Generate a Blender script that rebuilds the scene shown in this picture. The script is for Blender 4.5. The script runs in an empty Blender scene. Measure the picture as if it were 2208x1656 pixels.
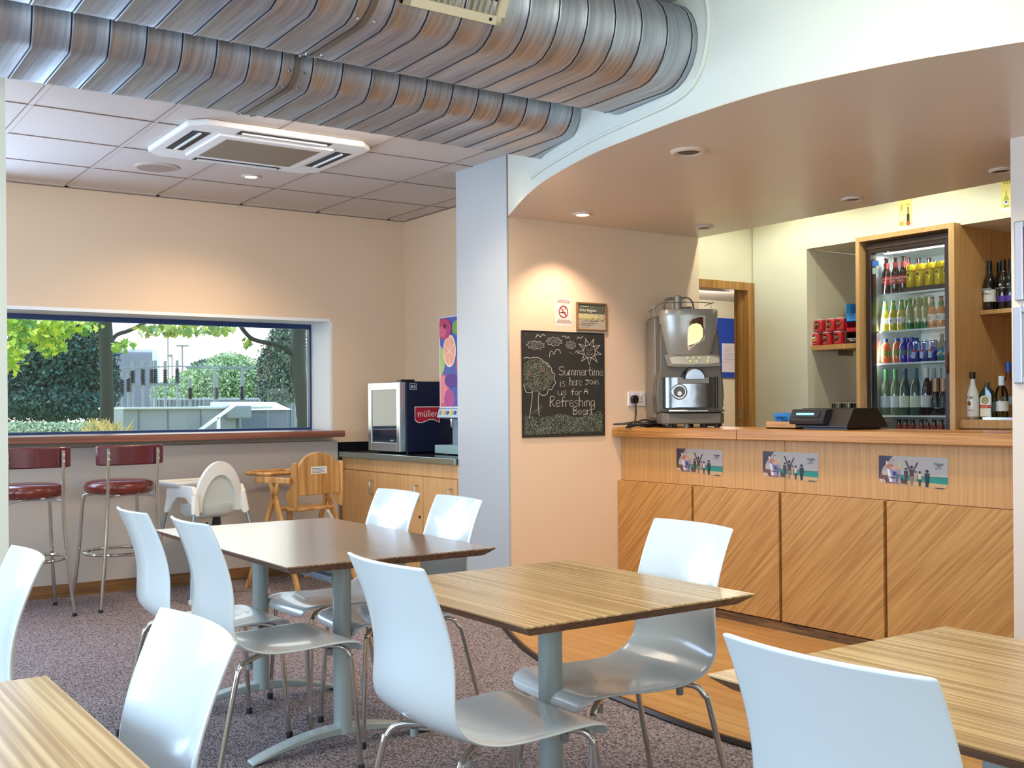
import bpy, math, random
from mathutils import Matrix, Vector
random.seed(7)
C = bpy.context.scene.collection
SC = bpy.context.scene
PI = math.pi
W, H = 2208, 1656

# ---------------------------------------------------------------- camera
F_PX, YAW, ROLL, SHY, EYE = 2370.0, 0.6055, -0.008, 50.0, 1.25
fwd = Vector((math.sin(YAW), math.cos(YAW), 0)); rgt = Vector((math.cos(YAW), -math.sin(YAW), 0)); upv = Vector((0, 0, 1))
r2 = rgt*math.cos(ROLL) + upv*math.sin(ROLL); u2 = -rgt*math.sin(ROLL) + upv*math.cos(ROLL)
cam = bpy.data.cameras.new('camera'); camo = bpy.data.objects.new('camera', cam); C.objects.link(camo)
camo.matrix_world = Matrix(((r2.x, u2.x, -fwd.x, 0), (r2.y, u2.y, -fwd.y, 0), (r2.z, u2.z, -fwd.z, EYE), (0, 0, 0, 1)))
cam.sensor_fit = 'HORIZONTAL'; cam.sensor_width = 36.0; cam.lens = F_PX/W*36.0; cam.shift_y = SHY/W
cam.clip_start = 0.05; cam.clip_end = 500
SC.camera = camo
SC.view_settings.view_transform = 'Standard'; SC.view_settings.look = 'None'
SC.view_settings.gamma = 1.0; SC.view_settings.use_curve_mapping = False
SC.view_settings.exposure = 0.0

# ---------------------------------------------------------------- world
world = bpy.data.worlds.new('sky'); SC.world = world; world.use_nodes = True
wn = world.node_tree.nodes; wl = world.node_tree.links; wn.clear()
wo = wn.new('ShaderNodeOutputWorld'); bg = wn.new('ShaderNodeBackground'); tc = wn.new('ShaderNodeTexCoord')
sx = wn.new('ShaderNodeSeparateXYZ'); rmp = wn.new('ShaderNodeValToRGB')
wl.new(tc.outputs['Generated'], sx.inputs[0]); wl.new(sx.outputs['Z'], rmp.inputs[0])
rmp.color_ramp.elements[0].position = 0.0; rmp.color_ramp.elements[0].color = (1.0, 0.93, 0.80, 1)
rmp.color_ramp.elements[1].position = 0.55; rmp.color_ramp.elements[1].color = (0.30, 0.52, 1.0, 1)
e = rmp.color_ramp.elements.new(0.16); e.color = (0.95, 0.93, 0.88, 1)
wl.new(rmp.outputs[0], bg.inputs[0]); bg.inputs[1].default_value = 3.2; wl.new(bg.outputs[0], wo.inputs[0])

def lamp(name, kind, loc, power, col, to=None, size=0.3, sizey=None, spot=None, blend=0.5):
    l = bpy.data.lights.new(name, kind); o = bpy.data.objects.new(name, l); C.objects.link(o)
    o.location = loc; l.energy = power; l.color = col
    if kind == 'AREA':
        l.size = size
        if sizey: l.shape = 'RECTANGLE'; l.size_y = sizey
    elif kind == 'SPOT':
        l.spot_size = spot; l.spot_blend = blend; l.shadow_soft_size = size
    elif kind == 'POINT': l.shadow_soft_size = size
    elif kind == 'SUN': l.angle = size
    if to is not None:
        d = Vector(to) - Vector(loc); o.rotation_euler = d.to_track_quat('-Z', 'Y').to_euler()
    return o
WARM = (1.0, 0.72, 0.45); DAY = (0.56, 0.78, 1.0); FLUO = (0.95, 1.0, 0.80)
lamp('sunlight', 'SUN', (-6, 14, 25), 5.0, (1.0, 0.95, 0.84), to=(0, -1, 0), size=0.02)
lamp('left_window_daylight', 'AREA', (-2.35, 3.2, 1.55), 150, DAY, to=(3, 3.4, 1.2), size=4.2, sizey=1.5)
lamp('far_left_glare_fill', 'AREA', (0.12, 7.78, 1.72), 120, (0.45, 0.66, 1.0), to=(0.10, 4.5, 1.6), size=2.35, sizey=1.5)  # unseen blue fill added behind the pier for glare on the left table
lamp('near_left_blue_fill', 'AREA', (-1.1, 1.9, 1.5), 36, (0.40, 0.60, 1.0), to=(0.6, 1.9, 0.75), size=2.2, sizey=1.2)  # added blue fill, out of frame, to tint the corner tabletop and nearby chairs
lamp('back_window_daylight', 'AREA', (0.9, -2.3, 1.6), 80, (0.80, 0.90, 1.0), to=(1.6, 4, 1.1), size=4.0, sizey=1.5)
lamp('overhead_room_fill', 'AREA', (1.5, 1.7, 2.86), 54, (1.0, 0.94, 0.82), to=(1.4, 1.4, 0), size=1.2)  # soft overall fill added above the frame; no fitting stands for it
lamp('fascia_wash_light', 'AREA', (2.3, 1.75, 2.84), 8, FLUO, to=(3.45, 2.35, 2.75), size=0.25)
lamp('tile_ceiling_light', 'AREA', (2.6, 5.35, 2.74), 26, (1.0, 0.84, 0.68), to=(2.6, 6.4, 0), size=0.8)
for yy in (3.05, 4.15, 5.05): lamp('bar_aisle_spot', 'SPOT', (5.50, yy, 2.80), 25, FLUO, to=(5.85, yy, 0), size=0.025, spot=math.radians(150), blend=0.6)
lamp('tile_ceiling_up_fill', 'AREA', (0.25, 6.2, 1.75), 6, (1.0, 0.88, 0.76), to=(1.6, 6.3, 2.9), size=0.5)  # added upward fill, hidden behind the pier, to lift the tiled ceiling
lamp('cool_up_fill', 'AREA', (-0.6, 3.6, 1.9), 14, (0.7, 0.85, 1.0), to=(1.2, 4.0, 2.9), size=0.6)  # second upward fill, cool and out of view, added without a fitting

# ---------------------------------------------------------------- helpers
def lin(c):
    if isinstance(c, str):
        c = tuple(int(c[i:i+2], 16)/255 for i in (0, 2, 4))
        return tuple((x/12.92 if x <= .04045 else ((x+.055)/1.055)**2.4) for x in c)
    return c
_M = {}
def mat(c, rough=0.5, metal=0.0, emit=None, es=1.0, coat=0.0, spec=0.5, noise=0.0, nscale=30, bump=0.0, bscale=60, trans=0.0):
    k = (c, rough, metal, emit, es, coat, spec, noise, nscale, bump, bscale, trans)
    if k in _M: return _M[k]
    m = bpy.data.materials.new('m_%d' % len(_M)); m.use_nodes = True; nt = m.node_tree; b = nt.nodes['Principled BSDF']
    col = lin(c); b.inputs['Base Color'].default_value = (*col, 1); b.inputs['Roughness'].default_value = rough
    b.inputs['Metallic'].default_value = metal; b.inputs['Coat Weight'].default_value = coat; b.inputs['Specular IOR Level'].default_value = spec
    if coat: b.inputs['Coat Roughness'].default_value = 0.05
    if trans: b.inputs['Transmission Weight'].default_value = trans
    if emit: b.inputs['Emission Color'].default_value = (*lin(emit), 1); b.inputs['Emission Strength'].default_value = es
    if noise or bump:
        t = nt.nodes.new('ShaderNodeTexCoord')
        if noise:
            n = nt.nodes.new('ShaderNodeTexNoise'); n.inputs['Scale'].default_value = nscale; n.inputs['Detail'].default_value = 4
            nt.links.new(t.outputs['Object'], n.inputs['Vector'])
            mx = nt.nodes.new('ShaderNodeMix'); mx.data_type = 'RGBA'
            mx.inputs[6].default_value = (*[x*(1-noise) for x in col], 1); mx.inputs[7].default_value = (*[min(1, x*(1+noise)) for x in col], 1)
            nt.links.new(n.outputs['Fac'], mx.inputs[0]); nt.links.new(mx.outputs[2], b.inputs['Base Color'])
        if bump:
            n = nt.nodes.new('ShaderNodeTexNoise'); n.inputs['Scale'].default_value = bscale; n.inputs['Detail'].default_value = 3
            nt.links.new(t.outputs['Object'], n.inputs['Vector'])
            bp = nt.nodes.new('ShaderNodeBump'); bp.inputs['Strength'].default_value = bump; bp.inputs['Distance'].default_value = 0.004
            nt.links.new(n.outputs['Fac'], bp.inputs['Height']); nt.links.new(bp.outputs[0], b.inputs['Normal'])
    _M[k] = m; return m
def grain(c1, c2, scale=(1, 1, 1), rot=(0, 0, 0), rough=0.4, coat=0.0, detail=5, lo=0.35, hi=0.65, c3=None, bump=0.1, crough=0.1):
    """wood: noise stretched by a large scale across and a small scale along the grain"""
    k = ('g', c1, c2, scale, rot, rough, coat, lo, hi, c3)
    if k in _M: return _M[k]
    m = bpy.data.materials.new('wood_%d' % len(_M)); m.use_nodes = True; nt = m.node_tree; b = nt.nodes['Principled BSDF']
    t = nt.nodes.new('ShaderNodeTexCoord'); mp = nt.nodes.new('ShaderNodeMapping'); mp0 = nt.nodes.new('ShaderNodeMapping')
    mp0.inputs['Rotation'].default_value = rot; mp.inputs['Scale'].default_value = scale
    n = nt.nodes.new('ShaderNodeTexNoise'); n.inputs['Scale'].default_value = 1.0; n.inputs['Detail'].default_value = detail; n.inputs['Distortion'].default_value = 0.3
    r = nt.nodes.new('ShaderNodeValToRGB'); r.color_ramp.elements[0].position = lo; r.color_ramp.elements[0].color = (*lin(c1), 1)
    r.color_ramp.elements[1].position = hi; r.color_ramp.elements[1].color = (*lin(c2), 1)
    if c3: e3 = r.color_ramp.elements.new((lo+hi)/2); e3.color = (*lin(c3), 1)
    L = nt.links.new
    L(t.outputs['Object'], mp0.inputs[0]); L(mp0.outputs[0], mp.inputs[0]); L(mp.outputs[0], n.inputs['Vector']); L(n.outputs['Fac'], r.inputs[0]); L(r.outputs[0], b.inputs['Base Color'])
    bp = nt.nodes.new('ShaderNodeBump'); bp.inputs['Strength'].default_value = bump; bp.inputs['Distance'].default_value = 0.001
    L(n.outputs['Fac'], bp.inputs['Height']); L(bp.outputs[0], b.inputs['Normal'])
    b.inputs['Roughness'].default_value = rough; b.inputs['Coat Weight'].default_value = coat; b.inputs['Coat Roughness'].default_value = crough
    _M[k] = m; return m
def glassmat(tint=(1, 1, 1), rough=0.0, ior=1.45, key=None):
    k = ('glass', tint, rough)
    if k in _M: return _M[k]
    m = bpy.data.materials.new('glass_%d' % len(_M)); m.use_nodes = True; nt = m.node_tree; nt.nodes.clear()
    o = nt.nodes.new('ShaderNodeOutputMaterial'); t = nt.nodes.new('ShaderNodeBsdfTransparent'); g = nt.nodes.new('ShaderNodeBsdfGlossy')
    f = nt.nodes.new('ShaderNodeFresnel'); f.inputs[0].default_value = ior; mx = nt.nodes.new('ShaderNodeMixShader')
    t.inputs[0].default_value = (*tint, 1); g.inputs['Roughness'].default_value = rough
    nt.links.new(f.outputs[0], mx.inputs[0]); nt.links.new(t.outputs[0], mx.inputs[1]); nt.links.new(g.outputs[0], mx.inputs[2]); nt.links.new(mx.outputs[0], o.inputs[0])
    _M[k] = m; return m

def wm(o):
    M = o.matrix_basis.copy(); p = o.parent
    while p: M = p.matrix_basis @ M; p = p.parent
    return M
def tag(o, label=None, cat=None, group=None, kind=None):
    if label: o['label'] = label
    if cat: o['category'] = cat
    if group: o['group'] = group
    if kind: o['kind'] = kind
    return o
def root(name, loc, rz=0, label=None, cat=None, group=None):
    o = bpy.data.objects.new(name, None); C.objects.link(o); o.empty_display_size = 0.05
    o.matrix_basis = Matrix.Translation(loc) @ Matrix.Rotation(rz, 4, 'Z')
    return tag(o, label, cat, group)
def copy_tree(o, parent=None):
    c = o.copy(); C.objects.link(c); c.parent = parent
    for ch in list(o.children): copy_tree(ch, c)
    return c
def catmull(pts, n=6, closed=False):
    P = [Vector(p) for p in pts]; out = []; N = len(P)
    rng = range(N if closed else N-1)
    for i in rng:
        if closed: a, b, c, d = P[(i-1) % N], P[i], P[(i+1) % N], P[(i+2) % N]
        else: a, b, c, d = P[max(i-1, 0)], P[i], P[i+1], P[min(i+2, N-1)]
        for j in range(n):
            t = j/n
            out.append(0.5*((2*b)+(-a+c)*t+(2*a-5*b+4*c-d)*t*t+(-a+3*b-3*c+d)*t**3))
    if not closed: out.append(P[-1])
    return out
class MB:
    def __init__(s): s.v = []; s.f = []; s.m = []; s.mi = 0
    def add(s, vs, fs):
        b = len(s.v); s.v += [Vector(x) for x in vs]; s.f += [tuple(b+i for i in f) for f in fs]; s.m += [s.mi]*len(fs); return s
    def box(s, x0, x1, y0, y1, z0, z1, M=None):
        vs = [Vector(p) for p in ((x0,y0,z0),(x1,y0,z0),(x1,y1,z0),(x0,y1,z0),(x0,y0,z1),(x1,y0,z1),(x1,y1,z1),(x0,y1,z1))]
        if M: vs = [M @ v for v in vs]
        return s.add(vs, ((0,3,2,1),(4,5,6,7),(0,1,5,4),(1,2,6,5),(2,3,7,6),(3,0,4,7)))
    def prism(s, pts, a, b, axis='z'):
        """pts in the plane normal to axis: z:(x,y) y:(x,z) x:(y,z)"""
        def P(p, h): return (p[0], p[1], h) if axis == 'z' else ((p[0], h, p[1]) if axis == 'y' else (h, p[0], p[1]))
        n = len(pts); vs = [P(p, a) for p in pts]+[P(p, b) for p in pts]
        fs = [tuple(range(n))[::-1], tuple(range(n, 2*n))]+[(i, (i+1) % n, n+(i+1) % n, n+i) for i in range(n)]
        return s.add(vs, fs)
    def lathe(s, prof, c=(0, 0, 0), n=16, axis='z', cap=True):
        vs = []; fs = []; K = len(prof)
        for r, z in prof:
            for i in range(n):
                a = 2*PI*i/n; x, y = r*math.cos(a), r*math.sin(a)
                p = (x, y, z) if axis == 'z' else ((z, x, y) if axis == 'x' else (x, z, -y) )
                vs.append((p[0]+c[0], p[1]+c[1], p[2]+c[2]))
        for k in range(K-1):
            for i in range(n): fs.append((k*n+i, k*n+(i+1) % n, (k+1)*n+(i+1) % n, (k+1)*n+i))
        if cap: fs += [tuple(range(n))[::-1], tuple((K-1)*n+i for i in range(n))]
        return s.add(vs, fs)
    def tube(s, pts, r, n=8, closed=False):
        P = [Vector(p) for p in pts]; N = len(P); rr = r if isinstance(r, (list, tuple)) else [r]*N
        vs = []; fs = []; up = None
        for i in range(N):
            t = (P[(i+1) % N]-P[(i-1) % N]) if closed else (P[min(i+1, N-1)]-P[max(i-1, 0)])
            t.normalize()
            if up is None: up = Vector((0, 0, 1)) if abs(t.z) < .9 else Vector((1, 0, 0))
            a = t.cross(up).normalized(); b = a.cross(t).normalized(); up = b
            for j in range(n):
                q = 2*PI*j/n; vs.append(P[i]+a*math.cos(q)*rr[i]+b*math.sin(q)*rr[i])
        for i in range(N if closed else N-1):
            for j in range(n): fs.append((i*n+j, i*n+(j+1) % n, ((i+1) % N)*n+(j+1) % n, ((i+1) % N)*n+j))
        if not closed: fs += [tuple(range(n)), tuple((N-1)*n+j for j in range(n))[::-1]]
        return s.add(vs, fs)
    def loft(s, rings, cap=True):
        n = len(rings[0]); vs = [p for r in rings for p in r]; fs = []
        for k in range(len(rings)-1):
            for i in range(n): fs.append((k*n+i, k*n+(i+1) % n, (k+1)*n+(i+1) % n, (k+1)*n+i))
        if cap: fs += [tuple(range(n))[::-1], tuple((len(rings)-1)*n+i for i in range(n))]
        return s.add(vs, fs)
    def build(s, name, m, parent=None, world=True, smooth=False, bevel=0, seg=2, M=None, label=None):
        """vertices are in room coordinates (world) or in the parent's own (world=False)"""
        ms = m if isinstance(m, (list, tuple)) else [m]
        vs = [M @ v for v in s.v] if M else s.v
        me = bpy.data.meshes.new(name); o = bpy.data.objects.new(name, me); C.objects.link(o)
        if parent:
            o.parent = parent
            if world: I = wm(parent).inverted(); vs = [I @ v for v in vs]
        elif world:
            x = [v.x for v in vs]; y = [v.y for v in vs]; z = [v.z for v in vs]
            c = Vector(((min(x)+max(x))/2, (min(y)+max(y))/2, min(z))); vs = [v-c for v in vs]; o.matrix_basis = Matrix.Translation(c)
        me.from_pydata([tuple(v) for v in vs], [], s.f)
        for q in ms: me.materials.append(q)
        if len(ms) > 1: me.polygons.foreach_set('material_index', s.m)
        import bmesh
        bm = bmesh.new(); bm.from_mesh(me); bmesh.ops.recalc_face_normals(bm, faces=bm.faces); bm.to_mesh(me); bm.free()
        if smooth:
            me.polygons.foreach_set('use_smooth', [True]*len(me.polygons))
            try: me.set_sharp_from_angle(angle=math.radians(40))
            except Exception: pass
        if bevel:
            b = o.modifiers.new('b', 'BEVEL'); b.width = bevel; b.segments = seg; b.limit_method = 'ANGLE'; b.angle_limit = math.radians(40)
        if label: o['label'] = label
        return o
def B(*a): return MB().box(*a)
def S(o): o['kind'] = 'structure'; return o
def fr(origin, face):
    """frame whose x runs right and y up on a surface seen from the room; face '-x' or '-y' or a yaw angle of its normal"""
    if face == '-x': X = Vector((0, -1, 0))
    elif face == '-y': X = Vector((1, 0, 0))
    else: X = Vector((math.cos(face), math.sin(face), 0))
    Y = Vector((0, 0, 1)); Z = X.cross(Y)
    return Matrix(((X.x, Y.x, Z.x, origin[0]), (X.y, Y.y, Z.y, origin[1]), (X.z, Y.z, Z.z, origin[2]), (0, 0, 0, 1)))
def place(o, parent, M):
    if parent: o.parent = parent; o.matrix_basis = wm(parent).inverted() @ M
    else: o.matrix_basis = M
def art(name, parent, M, shapes, step=0.0004, rough=0.5, base=0.0, clip=None):
    """a printed picture as one mesh of flat coloured shapes: r/e/p/l in metres on the frame M"""
    cols = []; v = []; f = []; mi = []
    for k, sh in enumerate(shapes):
        w = base+step*(k+1); t = sh[0]; col = sh[-1]; P = []
        if t == 'r': P.append([(sh[1], sh[2]), (sh[3], sh[2]), (sh[3], sh[4]), (sh[1], sh[4])])
        elif t == 'e': P.append([(sh[1]+sh[3]*math.cos(2*PI*i/20), sh[2]+sh[4]*math.sin(2*PI*i/20)) for i in range(20)])
        elif t == 'p': P.append(sh[1])
        elif t == 'l':
            pts = sh[1]; wd = sh[2]/2
            for a, b in zip(pts, pts[1:]):
                dx, dy = b[0]-a[0], b[1]-a[1]; L = math.hypot(dx, dy) or 1; nx, ny = -dy/L*wd, dx/L*wd; ex, ey = dx/L*wd*.5, dy/L*wd*.5
                P.append([(a[0]-ex+nx, a[1]-ey+ny), (a[0]-ex-nx, a[1]-ey-ny), (b[0]+ex-nx, b[1]+ey-ny), (b[0]+ex+nx, b[1]+ey+ny)])
        if col not in cols: cols.append(col)
        for q in P:
            if clip: q = [(min(max(x, clip[0]), clip[2]), min(max(y, clip[1]), clip[3])) for x, y in q]
            b0 = len(v); v += [(x, y, w) for x, y in q]; f.append(tuple(range(b0, len(v)))); mi.append(cols.index(col))
    me = bpy.data.meshes.new(name); me.from_pydata(v, [], f); o = bpy.data.objects.new(name, me); C.objects.link(o)
    for c in cols: me.materials.append(c if not isinstance(c, str) else mat(c, rough))
    me.polygons.foreach_set('material_index', mi); place(o, parent, M); return o
def txt(name, parent, M, s, size, m, dx=0, dy=0, dz=0.002, align='LEFT', ext=0.0003, squash=1.0):
    cu = bpy.data.curves.new(name, 'FONT'); cu.body = s; cu.size = size; cu.align_x = align; cu.extrude = ext; cu.materials.append(m)
    t = bpy.data.objects.new('t', cu); C.objects.link(t); me = bpy.data.meshes.new_from_object(t); me.name = name
    bpy.data.objects.remove(t); o = bpy.data.objects.new(name, me); C.objects.link(o)
    place(o, parent, M @ Matrix.Translation((dx, dy, dz)) @ Matrix.Diagonal((squash, 1, 1, 1))); return o
def ray(px, py):
    d = fwd + r2*((px-W/2)/F_PX) - u2*((py-H/2-SHY)/F_PX); return d
def at(px, py, y): d = ray(px, py); t = y/d.y; return Vector((d.x*t, y, EYE+d.z*t))
def atx(px, py, x): d = ray(px, py); t = x/d.x; return Vector((x, d.y*t, EYE+d.z*t))

# ---------------------------------------------------------------- materials
WALL = mat('E6CDB0', 0.75, noise=0.02, nscale=3, bump=0.05, bscale=120)
WALLG = mat('E6E0C8', 0.7, noise=0.02, nscale=3)
WALLW = mat('D9DACC', 0.6, noise=0.015, nscale=4)
SATIN = mat('B4B9BC', 0.32, noise=0.02, nscale=4, bump=0.06, bscale=200)
TILE = mat('D4CAC2', 0.9, noise=0.03, nscale=80, bump=0.15, bscale=300)
OAK = grain('96622E', 'C08A4C', (6, 1.2, 60), rough=0.38, coat=0.15)
OAKV = grain('B08049', 'C89860', (70, 70, 1.2), rough=0.45, lo=.3, hi=.7)
BEECH = grain('C4935C', 'D6AA74', (60, 60, 2.0), rough=0.45, lo=.3, hi=.7)
DIAG = grain('A06E34', 'C69656', (14, 60, 2.2), rot=(math.radians(-45), 0, 0), rough=0.4, lo=.3, hi=.72)
OAKX = grain('6A3E30', '8C5842', (1.2, 60, 60), rough=0.3, coat=0.3)
ZEB = grain('A27E4C', 'D2B47E', (95, 0.9, 40), rough=0.3, coat=0.3, lo=.36, hi=.64, c3='B99762', detail=2, bump=0.03, crough=0.27)
ZEB2 = grain('74523A', 'A8825E', (110, 0.8, 40), rough=0.2, coat=0.8, lo=.36, hi=.64, c3='8E6A4A', detail=2, bump=0.03, crough=0.27)
ZEDGE = grain('5E3B20', '8A5F38', (60, 1.5, 60), rough=0.45)
PINE = grain('B07A3E', 'D6A566', (26, 26, 1.6), rough=0.35, coat=0.2, detail=2)
SKIRT = grain('6E4B2A', '96683A', (2, 50, 60), rough=0.5)
CHROME = mat('D8D4CC', 0.10, 1.0)
STEEL = mat('B8BAB8', 0.28, 1.0)
GREYP = mat('A5B0AC', 0.38, 0.25, coat=0.15)
SHELL = mat('D3D7D2', 0.22, coat=0.35, spec=0.5)
BLACK = mat('141414', 0.35); DARK = mat('2A2522', 0.5); RUBBER = mat('1A1A1A', 0.7)
WHITEP = mat('F0F0EE', 0.45); PAPER = mat('F2EFE6', 0.7)
# ================================================================ setting
CZ, CZ2, SZ = 2.785, 2.90, 2.41
curve = catmull([(3.80, 5.52), (3.60, 5.11), (3.475, 4.836), (3.34, 4.49), (3.19, 3.955), (3.133, 3.54), (3.10, 3.2), (3.095, 2.917), (3.12, 2.69), (3.21, 2.34), (3.30, 2.11), (3.40, 1.90), (3.62, 1.55), (3.95, 1.22), (4.30, 1.0), (4.56, 0.92)][0:0] or
                [(3.80, 5.52, 0), (3.60, 5.11, 0), (3.475, 4.836, 0), (3.34, 4.49, 0), (3.19, 3.955, 0), (3.133, 3.54, 0), (3.10, 3.2, 0), (3.095, 2.917, 0), (3.12, 2.69, 0), (3.21, 2.34, 0), (3.30, 2.11, 0), (3.40, 1.90, 0), (3.62, 1.55, 0), (3.95, 1.22, 0), (4.30, 1.0, 0), (4.56, 0.92, 0)], 5)
cxy = [(p.x, p.y) for p in curve]
def fascia_x(y):
    for a, b in zip(cxy, cxy[1:]):
        if b[1] <= y <= a[1]: t = (a[1]-y)/((a[1]-b[1]) or 1); return a[0]+(b[0]-a[0])*t
    return 3.8
CARPET = bpy.data.materials.new('carpet'); CARPET.use_nodes = True
def carpet_nodes():
    nt = CARPET.node_tree; b = nt.nodes['Principled BSDF']; L = nt.links.new
    t = nt.nodes.new('ShaderNodeTexCoord'); v = nt.nodes.new('ShaderNodeTexVoronoi'); v.inputs['Scale'].default_value = 150
    mp = nt.nodes.new('ShaderNodeMapping'); mp.inputs['Scale'].default_value = (1.0, 0.6, 1); mp.inputs['Rotation'].default_value = (0, 0, 0.5)
    n = nt.nodes.new('ShaderNodeTexNoise'); n.inputs['Scale'].default_value = 60; n.inputs['Detail'].default_value = 5
    r = nt.nodes.new('ShaderNodeValToRGB'); r.color_ramp.elements[0].color = (*lin('BDB0AE'), 1); r.color_ramp.elements[1].color = (*lin('5C4E4E'), 1); r.color_ramp.elements[0].position = 0.1; r.color_ramp.elements[1].position = 0.75
    mx = nt.nodes.new('ShaderNodeMix'); mx.data_type = 'RGBA'; mx.blend_type = 'MULTIPLY'; mx.inputs[0].default_value = 0.6
    r2_ = nt.nodes.new('ShaderNodeValToRGB'); r2_.color_ramp.elements[0].color = (.5, .44, .45, 1); r2_.color_ramp.elements[0].position = .35; r2_.color_ramp.elements[1].position = .6
    L(t.outputs['Object'], mp.inputs[0]); L(mp.outputs[0], v.inputs['Vector']); L(t.outputs['Object'], n.inputs['Vector'])
    L(v.outputs['Distance'], r.inputs[0]); L(n.outputs['Fac'], r2_.inputs[0]); L(r.outputs[0], mx.inputs[6]); L(r2_.outputs[0], mx.inputs[7]); L(mx.outputs[2], b.inputs['Base Color'])
    bp = nt.nodes.new('ShaderNodeBump'); bp.inputs['Strength'].default_value = 0.8; bp.inputs['Distance'].default_value = 0.004; bp.invert = True
    L(v.outputs['Distance'], bp.inputs['Height']); L(bp.outputs[0], b.inputs['Normal']); b.inputs['Roughness'].default_value = 0.95
carpet_nodes()
PLANK = bpy.data.materials.new('plank_floor'); PLANK.use_nodes = True
def plank_nodes():
    nt = PLANK.node_tree; b = nt.nodes['Principled BSDF']; L = nt.links.new
    t = nt.nodes.new('ShaderNodeTexCoord'); mp = nt.nodes.new('ShaderNodeMapping'); mp.inputs['Rotation'].default_value = (0, 0, math.radians(90))
    br = nt.nodes.new('ShaderNodeTexBrick'); br.inputs['Scale'].default_value = 1; br.inputs['Brick Width'].default_value = 0.9; br.inputs['Row Height'].default_value = 0.085
    br.inputs['Mortar Size'].default_value = 0.0015; br.inputs['Color1'].default_value = (*lin('D9A765'), 1); br.inputs['Color2'].default_value = (*lin('C68F4E'), 1); br.inputs['Mortar'].default_value = (*lin('7A5228'), 1)
    n = nt.nodes.new('ShaderNodeTexNoise'); mp2 = nt.nodes.new('ShaderNodeMapping'); mp2.inputs['Scale'].default_value = (50, 2, 1); n.inputs['Scale'].default_value = 1; n.inputs['Detail'].default_value = 5
    mx = nt.nodes.new('ShaderNodeMix'); mx.data_type = 'RGBA'; mx.blend_type = 'MULTIPLY'; mx.inputs[0].default_value = 0.45
    L(t.outputs['Object'], mp.inputs[0]); L(mp.outputs[0], br.inputs['Vector']); L(t.outputs['Object'], mp2.inputs[0]); L(mp2.outputs[0], n.inputs['Vector'])
    L(br.outputs['Color'], mx.inputs[6]); L(n.outputs['Fac'], mx.inputs[7]); L(mx.outputs[2], b.inputs['Base Color']); b.inputs['Roughness'].default_value = 0.35
plank_nodes()
S(B(-2.6, 7.0, -2.6, 8.0, -0.06, 0).build('floor', CARPET))
fc = [(x-0.12 if y < 5 else x-0.12, y) for x, y in cxy]
S(MB().prism(fc+[(4.56, 0.9), (6.04, 0.9), (6.04, 5.62), (3.80, 5.62)], 0.0, 0.006).build('floor_wood', PLANK))
S(MB().tube([(x, y, 0.008) for x, y in fc], 0.016, 6).build('trim_floor_edge', mat('3A2C24', 0.35, 0.6), smooth=True))
# window wall (built around the opening)
mb = MB(); X0, X1, Z0, Z1 = 1.0, 3.745, 1.075, 1.935
mb.box(-2.6, X0, 7.92, 8.36, 0, 2.95); mb.box(X1, 4.6, 7.92, 8.36, 0, 2.95); mb.box(X0, X1, 7.92, 8.36, 0, Z0-0.035); mb.box(X0, X1, 7.92, 8.36, Z1, 2.95)
S(mb.build('wall_window', WALL))
S(B(-2.6, 3.75, 7.80, 7.92, 0, 1.0).build('wall_lower', mat('BDB5AC', .7, noise=.02, nscale=3), bevel=0.003))  # shade below the sill is put into this greyer, darker wall colour
S(B(-2.6, 3.75, 7.787, 7.80, 0, 0.085).build('baseboard_window', SKIRT, bevel=0.002))
S(B(0.2, 3.73, 7.63, 8.28, 1.035, 1.082).build('trim_window_sill', OAKX, bevel=0.004))
WFC = mat('1C3A6A', .3)
RV = mat('EEF2F6', .5)
S(MB().box(X1-.003, X1+.02, 7.918, 8.26, 1.04, Z1).box(X0, X1, 7.918, 8.26, Z1-.003, Z1+.02).build('trim_window_reveal', RV))
wf = S(MB().box(X0, X1, 8.26, 8.32, 1.895, Z1).box(X0, X1, 8.26, 8.31, 1.082, 1.10).box(X1-.02, X1, 8.26, 8.31, 1.10, 1.895).box(X0, X0+.02, 8.26, 8.31, 1.10, 1.895).build('window_1', WFC))
p = S(B(X0+.02, X1-.02, 8.283, 8.289, 1.10, 1.895).build('window_pane', glassmat((0.96, 1.0, 0.99)), wf))
S(B(4.42, 4.6, 6.09, 7.92, 0, 2.95).build('wall_alcove', WALL))
S(B(0.79, 0.886, 5.0, 5.25, 0, 2.784).build('wall_pier', WALLG))
# column block and the wall of the blackboard
S(MB().prism([(3.785, 5.51), (3.785, 6.09), (4.6, 6.09), (4.6, 5.66), (3.80, 5.66), (3.80, 5.51)], 0, 2.95).build('wall_column', SATIN))
S(B(3.800, 5.395, 5.51, 5.63, 0, 2.95).build('wall_board', WALL))
S(B(3.790, 3.802, 5.50, 5.51, SZ, 2.95).build('trim_column_edge', mat('7A5A4A', .6)))
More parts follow.
